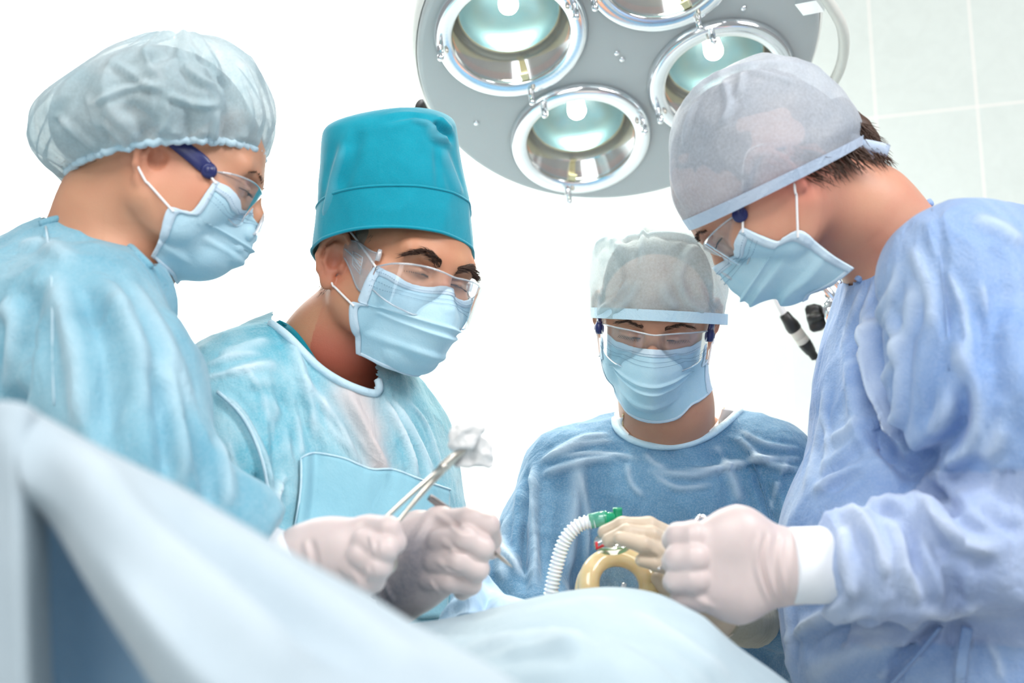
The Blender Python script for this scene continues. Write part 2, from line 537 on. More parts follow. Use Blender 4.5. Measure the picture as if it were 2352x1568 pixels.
CHROME = mat_simple('chrome', (0.86, 0.88, 0.9, 1), 0.12, 1.0)
STEEL = mat_simple('brushed_steel', (0.62, 0.58, 0.52, 1), 0.28, 1.0)
DARKSTEEL = mat_simple('dark_steel', (0.34, 0.30, 0.29, 1), 0.35, 1.0)
BLACK = mat_simple('black_plastic', (0.018, 0.017, 0.016, 1), 0.45)
NAVY = mat_simple('navy_plastic', srgb(38, 44, 98), 0.32)
GLASSP = mat_glass('clear_plastic')
GLASSP2 = mat_glass('thick_clear_plastic', (0.93, 0.96, 0.98, 1), 0.25, (0.95, 0.97, 1, 1), 0.14)
EDGE = mat_glass('clear_plastic_edge', (0.8, 0.84, 0.88, 1), 0.5, (0.95, 0.97, 1.0, 1), 0.42)
LATEX = mat_simple('latex', srgb(214, 197, 194), 0.42, 0, (500, 0.12), Subsurface_Weight=0.12, Subsurface_Scale=0.008, Sheen_Weight=0.15)
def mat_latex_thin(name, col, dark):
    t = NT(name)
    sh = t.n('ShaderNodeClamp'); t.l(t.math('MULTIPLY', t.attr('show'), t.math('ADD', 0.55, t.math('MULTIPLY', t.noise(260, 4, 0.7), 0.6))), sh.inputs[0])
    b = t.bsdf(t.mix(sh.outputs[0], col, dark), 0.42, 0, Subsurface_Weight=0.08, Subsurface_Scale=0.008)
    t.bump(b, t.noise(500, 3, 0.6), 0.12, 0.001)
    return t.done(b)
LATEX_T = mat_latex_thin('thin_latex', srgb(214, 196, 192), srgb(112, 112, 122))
CUFF = mat_simple('white_rib', srgb(236, 238, 242), 0.8, 0, (300, 0.2))
ELASTIC = mat_simple('white_elastic', srgb(244, 240, 238), 0.7)
WHITE = mat_simple('white_enamel', srgb(238, 238, 234), 0.35)
# ------------------------------------------------------------------ the theatre: tiled wall, floor
WA = math.radians(17)
w_dir = V(math.cos(WA), -math.sin(WA), 0)            # along the wall to the right, world space
w_nrm = V(-math.sin(WA), -math.cos(WA), 0)           # towards the room
w_p0 = to_world(c(2100, 270, 2.95))
def wall_uv(px, py):
    o = V(0, 0, CAM_H); r = to_world(c(px, py, 1.0)) - o
    t = ((w_p0 - o) @ w_nrm) / (r @ w_nrm)
    q = o + r * t
    return (q - w_p0) @ w_dir, q[2], q
u0, v0, _ = wall_uv(2012, 270); u1, _, _ = wall_uv(2245, 248); _, v2, _ = wall_uv(1812, 975)
TW, TH = u1 - u0, (v0 - v2) / 2
TILE = mat_tile('wall_tiles', srgb(218, 225, 219), srgb(238, 234, 228), TW, TH)
FLOORM = mat_tile('floor_tiles', srgb(196, 204, 204), srgb(170, 176, 176), 0.4, 0.4)
def plane_uv(name, P, uvs, mat, thick):
    n = unit(np.cross(P[1] - P[0], P[3] - P[0]))
    vs = np.concatenate([np.array(P), np.array(P) - n * thick])
    fs = [[0, 1, 2, 3], [7, 6, 5, 4], [0, 4, 5, 1], [1, 5, 6, 2], [2, 6, 7, 3], [3, 7, 4, 0]]
    o = link(name, vs, fs, mat, None, False, space='world')
    uvl = o.data.uv_layers.new(name='UVMap')
    for poly in o.data.polygons:
        for li in poly.loop_indices:
            uvl.data[li].uv = uvs[o.data.loops[li].vertex_index % 4]
    return structure(o)
zt = 3.3
a, b = w_p0 - w_dir * 3.6, w_p0 + w_dir * 1.7
a, b = V(a[0], a[1], 0), V(b[0], b[1], 0)
uvw = lambda p: (((p - w_p0) @ w_dir - u0 + TW * 40), (p[2] - v0 + TH * 40))
Pw = [a, b, b + V(0, 0, zt), a + V(0, 0, zt)]
plane_uv('wall_back', Pw, [uvw(p) for p in Pw], TILE, 0.12)
Pf = [V(-3.4, -2.5, 0), V(2.8, -2.5, 0), V(2.8, 4.6, 0), V(-3.4, 4.6, 0)]
plane_uv('floor', Pf, [(p[0] + 20, p[1] + 20) for p in Pf], FLOORM, 0.1)

# a slatted vent high on the wall
VENTM = mat_simple('peach_enamel', srgb(250, 226, 208), 0.5)
_, _, q0 = wall_uv(825, 24); _, _, q1 = wall_uv(985, 0)
vent = empty('wall_vent', V((q0[0] + q1[0]) / 2, (q0[1] + q1[1]) / 2, q0[2]), 'pale peach slatted vent high on the bright wall at the top edge', 'vent')
Mw = np.stack([w_dir, -w_nrm, V(0, 0, 1)], 1)
wv = np.linalg.norm((q1 - q0) * V(1, 1, 0))
for i in range(5):
    p = (q0 + q1) / 2; p = V(p[0], p[1], q0[2] + 0.012 + i * 0.022) + w_nrm * 0.014
    v, f = box(p, (wv, 0.014, 0.012), Mw)
    link('slat', v, f, VENTM, vent, False, space='world')
p = (q0 + q1) / 2; p = V(p[0], p[1], q0[2] + 0.055) + w_nrm * 0.004
v, f = box(p, (wv + 0.02, 0.008, 0.13), Mw)
link('frame', v, f, WHITE, vent, False, space='world')

# ------------------------------------------------------------------ the operating lamp
LC = c(1420, 130, 1.95)
U = V(.1693, .0469, -.0251); Vv = V(.0522, -.1305, .1082)
RL = (np.linalg.norm(U) + np.linalg.norm(Vv)) / 2
U = unit(U); Vv = unit(Vv - (Vv @ U) * U)
LN = np.cross(U, Vv)
if LN[1] > 0: LN = -LN
def lamp_hit(px, py, h=0.0):
    r = c(px, py, 1.0); o = LC + LN * h
    return r * ((o @ LN) / (r @ LN))
PLATE = mat_simple('lamp_grey_enamel', srgb(184, 190, 191), 0.4, 0, (700, 0.05), 0.008)
SHELLM = mat_simple('lamp_white_enamel', srgb(236, 236, 230), 0.35)
BOWL = mat_simple('dichroic_bowl', srgb(126, 168, 182), 0.28, 0.9)
BARREL = mat_simple('lamp_barrel', srgb(112, 110, 90), 0.45, 0.2)
GASKET = mat_simple('amber_gasket', srgb(166, 104, 58), 0.5)
BRASS = mat_simple('pale_brass', srgb(214, 208, 168), 0.35, 0.4)
LGLASS = mat_glass('lamp_glass', (0.95, 0.96, 0.94, 1), 0.06, (0.8, 0.82, 0.78, 1), 0.08)
BULB = mat_emit('bulb_glow', (1.0, 0.93, 0.76, 1), 38.0)
LCw = to_world(LC)
lamp = empty('surgical_lamp', LCw, 'large round grey operating lamp with four glowing chrome-ringed lenses overhead', 'lamp')
centers = [LC - U * RL, LC - Vv * RL, LC + U * RL, LC + Vv * RL]
# plate with four holes
nr_, na_ = 44, 120
vs, fs = [], []
for j in range(nr_ + 1):
    for k in range(na_):
        r = 0.308 * j / nr_ + 1e-4; a = 2 * math.pi * k / na_
        vs.append(LC + r * (math.cos(a) * U + math.sin(a) * Vv))
vs = np.array(vs)
for j in range(nr_):
    for k in range(na_):
        q = [j * na_ + k, j * na_ + (k + 1) % na_, (j + 1) * na_ + (k + 1) % na_, (j + 1) * na_ + k]
        m = vs[q].mean(0)
        if min(np.linalg.norm(m - x) for x in centers) > 0.103: fs.append(q)
v2_, f2_ = lathe([(0.308, 0), (0.313, -0.001), (0.316, -0.005), (0.317, -0.012), (0.318, -0.09)], LC, LN, 120, U)
PL = link('housing', *join((vs, fs), (v2_, f2_)), PLATE, lamp)
v, f = lathe([(0.3185, -0.012), (0.324, -0.02), (0.327, -0.05), (0.327, -0.11), (0.318, -0.14), (0.27, -0.175), (0.18, -0.2), (0.06, -0.215), (0.0001, -0.215)], LC, LN, 96, U)
link('dome', v, f, SHELLM, lamp)
pins = [[(1012, 115), (1290, 36), (1217, 208)], [(1241, 238), (1503, 276), (1314, 415)], [(1638, 94), (1547, 246), (1800, 215)], [(1334, 14), (1616, 64), (1560, -115)]]
clips = [(1207, 178), (1318, 384), (1640, 262), (1595, 40)]
for i, cc in enumerate(centers):
    v, f = lathe([(0.0905, 0.000), (0.0905, 0.008), (0.0925, 0.0110), (0.0935, 0.0115), (0.1115, 0.0135), (0.1145, 0.0125), (0.1165, 0.008), (0.119, 0.004), (0.119, -0.002)], cc, LN, 96, U)
    bz = link('lens_ring', v, f, CHROME, lamp)
    v, f = lathe([(0.0001, 0.006), (0.0915, 0.006), (0.0915, 0.002), (0.0001, 0.002)], cc, LN, 64, U)
    link('lens_glass', v, f, LGLASS, bz)
    v, f = lathe([(0.0912, 0.001), (0.0912, -0.017), (0.0935, -0.0215)], cc, LN, 64, U)
    link('gasket', v, f, GASKET, bz)
    v, f = lathe([(0.094, -0.021), (0.093, -0.052), (0.084, -0.056), (0.083, -0.053), (0.080, -0.053), (0.079, -0.057)], cc, LN, 64, U)
    link('barrel', v, f, BARREL, bz)
    bowl = [(0.079 * math.sin(t), -0.057 - 0.055 * (math.cos(t))) for t in np.linspace(math.pi / 2, 0.02, 16)]
    v, f = lathe(bowl, cc, LN, 64, U)
    link('reflector', v, f, BOWL, bz)
    bm = SDF(cc - 0.15, cc + 0.15, 0.0035)
    bm.cap(cc - LN * 0.104, cc - LN * 0.072, 0.013, 0.016)
    link('bulb', *bm.mesh(), BULB, bz)
    for px, py in pins[i]:
        p = lamp_hit(px, py, 0.02)
        p = p - LN * ((p - cc) @ LN)
        rad = unit(p - cc); p = cc + rad * 0.110
        v, f = lathe([(0.0001, 0.043), (0.004, 0.0425), (0.0052, 0.040), (0.0052, 0.027), (0.0045, 0.026), (0.0052, 0.025), (0.0052, 0.0), (0.007, -0.001), (0.007, -0.006)], p, LN, 14, U)
        link('clamp_pin', v, f, CHROME, bz)
        ps = cc + rad * 0.101 + np.cross(LN, rad) * 0.006
        v, f = lathe([(0.0001, 0.019), (0.0026, 0.0185), (0.0034, 0.016), (0.0034, 0.01)], ps, LN, 12, U)
        link('screw', v, f, STEEL, bz)
    p = lamp_hit(*clips[i]); p = p - LN * ((p - cc) @ LN); rad = unit(p - cc); tg = np.cross(LN, rad)
    Mx = np.stack([tg, rad, LN], 1)
    parts = [box(cc + rad * 0.087 - LN * 0.002, (0.011, 0.004, 0.018), Mx), box(cc + rad * 0.081 + LN * 0.0085, (0.011, 0.014, 0.002), Mx),
             box(cc + rad * 0.0745 + LN * 0.010, (0.013, 0.0022, 0.003), Mx)]
    link('clip', *join(*parts), BRASS, bz, False)
    d = cc - LN * 0.06; dw = to_world(d)
    l = bpy.data.lights.new('lens_beam', 'SPOT'); l.energy = 9; l.spot_size = 1.3; l.spot_blend = 0.7; l.color = (1, .95, .84); l.shadow_soft_size = 0.05
    lo = bpy.data.objects.new('lens_beam', l); COL.objects.link(lo)
    lo.location = tuple(to_world(cc + LN * 0.03) - LCw); lo.parent = lamp
    lo.rotation_euler = Vector(to_world(cc - LN * -1.0) - to_world(cc)).to_track_quat('-Z', 'Y').to_euler()
for px, py in [(1417, 122), (1429, 136), (1094, 282), (1708, 19), (1750, 75), (1868, 20), (1030, -20)]:
    p = lamp_hit(px, py)
    v, f = lathe([(0.0001, 0.003), (0.003, 0.0028), (0.0048, 0.0012), (0.005, -0.001)], p, LN, 16, U)
    link('screw', v, f, CHROME, lamp)
rail = [c(1850, -60, 1.80), c(1878, -28, 1.80), c(1908, 12, 1.82), c(1934, 62, 1.85), c(1938, 115, 1.89), c(1926, 165, 1.93), c(1895, 215, 1.97), c(1850, 270, 2.0), c(1790, 320, 2.03)]
RAILM = mat_simple('rail_enamel', srgb(222, 222, 214), 0.35)
link('handle_rail', *tube(spline(rail, 8), 0.0085, 14), RAILM, lamp)
v, f = box(c(1862, 4, 1.84), (0.034, 0.03, 0.022), frame(V(.5, .6, -.3), V(0, 0, 1)))
link('rail_bracket', v, f, CHROME, lamp, False)
a0, a1 = c(1095, 292, 2.20), c(972, 247, 2.08)
link('side_grip', *tube([a0, a1], 0.0135, 18), SHELLM, lamp)
link('grip_cap', *tube([a1, a1 + unit(a1 - a0) * 0.006], 0.0145, 18), BLACK, lamp)
w0 = LC - LN * 0.21; w0w = to_world(w0)
arm = from_world(np.array([w0w, w0w + V(0, .12, .16), w0w + V(-.02, .24, .34), w0w + V(-.02, .25, 1.3)]))
link('suspension_arm', *tube(spline(arm, 8), 0.028, 18), SHELLM, lamp)

# ------------------------------------------------------------------ stand with chrome clamp, and the cable with its connector
CREAM = mat_simple('cream_plastic', srgb(214, 208, 196), 0.4)
CABLEM = mat_simple('white_cable', srgb(236, 234, 232), 0.45)
DS = 1.95
base_w = to_world(c(1985, 900, DS)); base_w[2] = 0
st = empty('equipment_stand', base_w, 'chrome stand clamp with a black knob, showing behind the collar of the right-hand person', 'stand')
r0, r1 = c(1862, 596, DS), c(1985, 745, DS)
ax = unit(r1 - r0); sd = unit(np.cross(ax, V(0, 1, 0)))
link('rod', *tube([r0 + sd * 0.008, r1 + sd * 0.008], 0.0085, 16), CHROME, st)
link('rod', *tube([r0 - sd * 0.012, r1 - sd * 0.012], 0.0085, 16), CHROME, st)
jc = c(1930, 716, DS - 0.01); ja = unit(V(1.0, -.35, .25))
v, f = lathe([(0.0001, -0.026), (0.018, -0.026), (0.024, -0.022), (0.024, -0.008), (0.020, -0.006), (0.024, -0.004), (0.024, 0.01), (0.016, 0.014), (0.0001, 0.014)], jc, ja, 36)
link('clamp', v, f, CHROME, st)
kc = jc - ja * 0.041
vs, fs = lathe([(0.0001, -0.010), (0.017, -0.010), (0.021, -0.006), (0.021, 0.006), (0.017, 0.014), (0.0001, 0.014)], kc, ja, 60)
q = vs - kc; hh = (q @ ja)[:, None] * ja; rr = q - hh
e1 = unit(np.cross(ja, V(0, 0, 1))); e2 = np.cross(ja, e1)
an = np.arctan2(rr @ e2, rr @ e1)
vs = kc + hh + rr * (1 + 0.16 * np.cos(6 * an))[:, None]
link('knob', vs, fs, BLACK, st)
pt = to_world(c(1985, 745, DS + .02))
link('pole', *tube(np.array([V(base_w[0], base_w[1], 0.02), V(base_w[0], base_w[1], 1.62)]), 0.012, 16), CHROME, st, space='world')
v, f = lathe([(0.0001, 0.04), (0.02, 0.04), (0.05, 0.025), (0.2, 0.018), (0.21, 0.01), (0.21, 0)], base_w, V(0, 0, 1), 40)
link('base', v, f, WHITE, st, space='world')

DC = 1.98
k0, k1 = c(1801, 722, DC), c(1880, 832, DC + .02)
kx = k1 - k0; Lk = np.linalg.norm(kx); kx /= Lk
cb = empty('cable', to_world(c(1800, 720, DC)), 'white cable with a black and cream connector hanging in front of the tiled wall', 'cable')
path = [c(1800, -160, 2.60), c(1820, 60, 2.55), c(1850, 300, DC + .40), c(1800, 470, DC + .14), c(1762, 590, DC + .03), c(1778, 672, DC), k0 + kx * .004]
link('cord', *tube(spline(path, 8), 0.0058, 12), CABLEM, cb)
v, f = lathe([(0.0055, -0.002), (0.0085, 0.0), (0.0098, 0.012), (0.0118, 0.022), (0.0118, 0.03), (0.0095, 0.034)], k0, kx, 20)
link('strain_relief', v, f, BLACK, cb)
v, f = lathe([(0.0095, 0.030), (0.0105, 0.031), (0.0105, 0.047), (0.0098, 0.0475), (0.0105, 0.048), (0.0108, 0.056), (0.0096, 0.058)], k0, kx, 20)
link('connector', v, f, CREAM, cb)
v, f = lathe([(0.0098, 0.057), (0.0108, 0.058), (0.0104, 0.066), (0.0085, 0.078), (0.0072, 0.0785), (0.0068, 0.090), (0.003, 0.092), (0.0001, 0.092)], k0, kx, 20)
link('plug', v, f, BLACK, cb)
k2 = k0 + kx * 0.09
link('cord', *tube(spline([k2, k2 + kx * .04, k2 + kx * .12 + V(0, 0.02, -.06), k2 + kx * .16 + V(0, .05, -.3)], 8), 0.004, 10), CABLEM, cb)
# ------------------------------------------------------------------ heads, caps, masks, goggles
class Head:
    """head-local axes: x to the person's right, y forward, z up; origin midway between the ear canals"""
    def __init__(s, o, fwd, up, k=1.0):
        s.o = np.asarray(o, float); s.M = frame(fwd, up); s.k = k
    def P(s, x, y, z): return s.o + s.k * (s.M @ V(x, y, z))
    def pts(s, arr): return s.o + s.k * (np.asarray(arr, float) @ s.M.T)
    def local(s, vs): return ((np.asarray(vs) - s.o) @ s.M) / s.k
    def ell(s, S, ctr, r, k=0.01, op='add', R=None):
        S.ell(s.P(*ctr), np.asarray(r, float) * s.k, s.M if R is None else s.M @ R, k, op)
    def cap(s, S, a, b, ra, rb=None, k=0.01, op='add', flat=None):
        if flat is not None: flat = (s.M @ np.asarray(flat[0], float), flat[1])
        S.cap(s.P(*a), s.P(*b), ra * s.k, None if rb is None else rb * s.k, k, op, flat)
def rot(ax, deg):
    return np.array(Matrix.Rotation(math.radians(deg), 3, ax))

def head_field(S, H, jaw=1.0, nose=1.0, brow=1.0, chin=0.0, fw=1.0, ear=0.0):
    e = H.ell; cp = H.cap
    e(S, (0, -.004, .048), (.0745, .097, .083), 0)
    e(S, (0, -.035, .035), (.070, .066, .072), .03)
    e(S, (0, .040, .012), (.064 * fw, .062, .084), .03)
    for q in (-1, 1):
        cp(S, (q * .056 * fw, -.002, -.035), (q * .020, .074 + chin, -.083 * jaw), .020, .017, .03)
        e(S, (q * .047 * fw, .062, -.014), (.021, .026, .022), .02)
        e(S, (q * .058 * fw, .030, -.030), (.014, .036, .042), .025)
    e(S, (0, .078 + chin, -.084 * jaw), (.023, .019, .019), .02)
    e(S, (0, .082, -.056), (.030, .020, .024), .02)
    cp(S, (-.040, .083, .034), (.040, .083, .034), .012 * brow, None, .012)
    cp(S, (-.018, .093, .030), (.018, .093, .030), .010 * brow, None, .012)
    for q in (-1, 1):
        e(S, (q * .031, .101, .012), (.019, .016, .012), .010, 'sub')
        e(S, (q * .031, .079, .011), (.0142, .0142, .0138), .004)
        cp(S, (q * .019, .091, .008), (q * .044, .083, .008), .0035, .003, .003)      # lower lid
        cp(S, (q * .018, .0925, .0115), (q * .031, .0945, .012), .0030, .0033, .003)   # lowered upper lid
        cp(S, (q * .031, .0945, .012), (q * .045, .084, .0115), .0033, .003, .003)
    cp(S, (0, .094, .024), (0, .108, -.008), .0075, .009, .012)
    cp(S, (0, .108, -.008), (0, .118 * nose, -.028), .009, .0115, .008)
    for q in (-1, 1):
        e(S, (q * .012, .104, -.033), (.0085, .011, .008), .006)
    e(S, (0, .102, -.054), (.024, .008, .006), .006); e(S, (0, .100, -.065), (.021, .008, .006), .006)
    cp(S, (-.022, .108, -.0595), (.022, .108, -.0595), .002, None, .004, 'sub')
    for q in (-1, 1):                                                              # ears
        R = rot('Z', q * 28) @ rot('X', -10)
        T = lambda xo, y, z: tuple(V(q * (.0765 + ear), 0, 0) + R @ V(q * xo, y, z))
        e(S, T(.004, -.014, .006), (.0048, .0165, .028), .006, R=R)
        S.chain([H.P(*T(*p)) for p in ((.003, .004, .012), (.006, .003, .027), (.0085, -.008, .0355), (.010, -.022, .032), (.0105, -.031, .018), (.0095, -.031, .000), (.007, -.024, -.015), (.004, -.014, -.025))], [.0034, .0038, .0040, .0042, .0042, .0040, .0038, .0034], .003)
        S.chain([H.P(*T(*p)) for p in ((.0085, -.014, .024), (.0095, -.021, .012), (.0085, -.020, -.003), (.006, -.012, -.013))], [.0030, .0032, .0032, .0030], .003)
        e(S, T(.0035, -.009, -.025), (.0048, .0092, .0100), .005, R=R)
        e(S, T(.0105, -.007, .002), (.0080, .0095, .0130), .003, 'sub', R=R)
        e(S, T(.0125, -.012, .027), (.0060, .0085, .0050), .002, 'sub', R=R)
        e(S, T(.003, .004, -.002), (.006, .0042, .0075), .003)

def ring_loft(rings, seg=120, sub=8):
    """rings of (centre, half-width vector, half-depth vector, squareness); an end ring may shrink to a point"""
    R = np.array([np.concatenate([a, b, d, [e]]) for a, b, d, e in rings])
    R = spline(R, sub); vs = []; m = len(R)
    for r in R:
        for k in range(seg):
            a = 2 * math.pi * k / seg; e = r[9]
            ca, sa = math.cos(a), math.sin(a)
            ca = math.copysign(abs(ca) ** e, ca); sa = math.copysign(abs(sa) ** e, sa)
            vs.append(r[0:3] + ca * r[3:6] + sa * r[6:9])
    return np.array(vs), grid_faces(seg, m, True), seg, m

def mask_sheet(H, pts, nu=10, nv=12, pleats=(0.33, 0.52, 0.70), amp=0.0035, off=0.003, wob=0.0):
    """pts: rows top to bottom of head-local control points from the person's left cheek (-x) to the right"""
    v, f, (m, k) = patch(pts, nu, nv)
    loc = v.reshape(k, m, 3).copy()
    ctr = V(0, .02, -.04)
    for j in range(k):
        t = j / (k - 1)
        d = 0.0
        for p in pleats:
            x = (t - p) / 0.07
            d += amp * (math.exp(-max(x, 0) ** 2 * 1.2) * (1 / (1 + math.exp(-9 * x)))) * 2.0
        for i in range(m):
            u = abs(2 * i / (m - 1) - 1)
            n = unit(loc[j, i] - ctr)
            loc[j, i] += n * d * (1 - 0.55 * u * u)
            if wob: loc[j, i] += n * wob * mnoise.noise(Vector(loc[j, i] * 45))
    return H.pts(loc.reshape(-1, 3)), f, (m, k), loc
# ------------------------------------------------------------------ people: shared builders
SKINS = {
 'woman': mat_skin('skin_tan', srgb(214, 160, 128), srgb(208, 128, 104), srgb(120, 78, 58)),
 'senior': mat_skin('skin_ruddy', srgb(206, 152, 118), srgb(196, 98, 80), srgb(92, 62, 48)),
 'young': mat_skin('skin_olive', srgb(206, 152, 122), srgb(196, 118, 96), srgb(96, 64, 50)),
 'tall': mat_skin('skin_fair', srgb(214, 160, 132), srgb(212, 116, 104), srgb(110, 70, 56)),
}
MASKM = mat_fabric('mask_cloth', srgb(172, 212, 228), srgb(192, 222, 234), None, 12, 520, 0.75, 0.22, 0.25, 0.22, 0.5, .4)
MASKEDGE = mat_fabric('mask_binding', srgb(206, 226, 240), srgb(216, 232, 242), None, 14, 600, 0.7, 0.25, 0.2, 0.2, 0.3)
HAIR_BR = mat_simple('brown_hair', srgb(74, 50, 36), 0.5, 0, (300, 0.3))
HAIR_GR = mat_simple('grey_hair', srgb(120, 106, 92), 0.5, 0, (300, 0.3))
HAIR_BL = mat_simple('ash_hair', srgb(104, 92, 84), 0.55, 0, (300, 0.3))
BROWM = mat_simple('dark_brow', srgb(72, 48, 35), 0.6)
EYEM = mat_simple('eye_white', srgb(226, 220, 214), 0.2)
GOWN_A = mat_fabric('aqua_gown', srgb(92, 174, 194), srgb(168, 206, 216), srgb(216, 198, 194), 9, 420, 0.8, 0.3, 0.3, 0.45, 0.55)
GOWN_W = mat_fabric('sky_blue_gown', srgb(100, 160, 182), srgb(152, 196, 212), None, 7, 420, 0.8, 0.3, 0.3, 0.35, 0.4)
GOWN_D = mat_fabric('steel_blue_gown', srgb(70, 118, 152), srgb(104, 148, 178), srgb(170, 180, 190), 9, 460, 0.8, 0.3, 0.3, 0.40, 0.5)
GOWN_P = mat_fabric('periwinkle_gown', srgb(112, 148, 202), srgb(162, 186, 220), srgb(208, 206, 220), 7, 420, 0.8, 0.3, 0.3, 0.35, 0.45)
TEAL = mat_fabric('teal_cotton', srgb(0, 146, 168), srgb(8, 156, 178), None, 20, 900, 0.85, 0.18, 0.35, 0.06, 0.35, .35)
BINDING = mat_fabric('gown_binding', srgb(190, 220, 234), srgb(206, 228, 238), None, 20, 500, 0.75, 0.3, 0.2, 0.2, 0.2)
VEIL_W = mat_veil('bouffant_cloth', srgb(186, 212, 220), srgb(214, 228, 232), 0.20)
VEIL_D = mat_veil('grey_cap_cloth', srgb(190, 210, 216), srgb(206, 222, 224), 0.34)
VEIL_P = mat_veil('lavender_cap_cloth', srgb(204, 214, 226), srgb(220, 226, 234), 0.27, 22)

def down(p, dz):
    """a point dz lower in the world"""
    return np.asarray(p, float) - UPW * dz

def body_mesh(H, neck, neck_r, chest, torso, limbs, jaw=1.0, nose=1.0, brow=1.0, chin=0.0, fw=1.0, ear=0.0):
    """fine head, neck and upper chest; coarser rest; one surface object"""
    pts = [H.o] + list(neck) + [q[0] for q in chest]
    lo = np.min(pts, 0) - 0.17; hi = np.max(pts, 0) + 0.17
    S = SDF(lo, hi, 0.0019)
    head_field(S, H, jaw, nose, brow, chin, fw, ear)
    S.chain([H.P(0, -.022, -.02)] + list(neck), neck_r, .03)
    for ctr, r, M in chest: S.ell(ctr, r, M, .05)
    fine = S.mesh(0.0, 1)
    P = [q for ch in limbs for q in ch[0]] + [q[0] for q in torso]
    S2 = SDF(np.min(P, 0) - .26, np.max(P, 0) + .26, 0.012)
    for ctr, r, M in torso: S2.ell(ctr, r, M, .06)
    for p, r in limbs: S2.chain(p, r, .04)
    coarse = S2.mesh(0.0, 1)
    v, f = join(fine, (coarse[0], coarse[1].tolist()))
    return v, f, len(fine[0]), fine

def collar_cut(vs, fs, poly, dmin, dmax):
    """open the neckline: drop the cloth inside a pixel outline"""
    P = np.asarray(poly, float)
    m = vs[np.asarray(fs)].mean(1)
    x = m[:, 0] / m[:, 1] * FPX + W_PX / 2; y = H_PX / 2 - m[:, 2] / m[:, 1] * FPX
    ins = np.zeros(len(m), bool); n = len(P)
    for i in range(n):
        (x1, y1), (x2, y2) = P[i], P[(i + 1) % n]
        cr = ((y1 > y) != (y2 > y)) & (x < (x2 - x1) * (y - y1) / (y2 - y1 + 1e-9) + x1)
        ins ^= cr
    ins &= (m[:, 1] > dmin) & (m[:, 1] < dmax)
    return np.asarray(fs)[~ins]

def strands(roots, dirs, L, r, n=4, bend=None, seed=0, jit=0.3):
    """fine tapered hairs joined into one tuft"""
    rnd = random.Random(seed); parts = []
    for p, d in zip(roots, dirs):
        d = unit(d + V(rnd.gauss(0, jit), rnd.gauss(0, jit), rnd.gauss(0, jit)) * 0.5)
        l = L * rnd.uniform(0.65, 1.15); b = bend if bend is not None else V(0, 0, 0)
        path = [p + d * l * t + b * l * t * t for t in np.linspace(0, 1, n)]
        parts.append(tube(path, [r, r * .9, r * .6, r * .12], 5, False))
    return join(*parts)

def eyebrows(H, mat, parent, tree, L=.010, r=.00045, n=110, thick=.006, seed=1, span=(.013, .048), zc=(.028, .034, .027)):
    rnd = random.Random(seed)
    for q in (-1, 1):
        R, D = [], []
        for i in range(n):
            t = rnd.random(); x = q * (span[0] + (span[1] - span[0]) * t)
            z = np.interp(t, [0, .55, 1], zc) + rnd.uniform(-.5, .5) * thick * (1 - .6 * t)
            o = H.P(x, .16, z); h = tree.ray_cast(Vector(o), Vector(-H.M[:, 1]), .3)
            if h[0] is None: continue
            R.append(np.array(h[0])); D.append(H.M @ V(q * (.5 + .6 * t), .45, .55 - .8 * t))
        if R: link('eyebrow', *strands(R, D, L, r, seed=seed + q, bend=H.M @ V(q * .2, -.25, -.2)), mat, parent)

def eyes(H, parent):
    for q in (-1, 1):
        S = SDF(H.P(q * .031, .079, .010) - .02, H.P(q * .031, .079, .010) + .02, .0015)
        H.ell(S, (q * .031, .0780, .0095), (.0126, .0128, .0122), 0)
        v, f = S.mesh()
        link('eyeball', v, f, EYEM, parent)
        lash = [H.P(q * (.018 + .028 * t), .0955 - .012 * t * t + .002 * math.sin(t * 3), .0085 + .001 * math.sin(t * 3)) for t in np.linspace(0, 1, 9)]
        parts = [tube(lash, .0009, 6)]
        for t in np.linspace(.1, .98, 13):
            p = H.P(q * (.018 + .028 * t), .0955 - .012 * t * t + .002 * math.sin(t * 3), .0085 + .001 * math.sin(t * 3))
            parts.append(tube([p, p + H.k * (H.M @ V(q * .002 * t, .004, -.0022)), p + H.k * (H.M @ V(q * .004 * t, .007, -.0025))], [.0004, .0003, .0001], 4, False))
        link('eyelashes', *join(*parts), BROWM, parent)

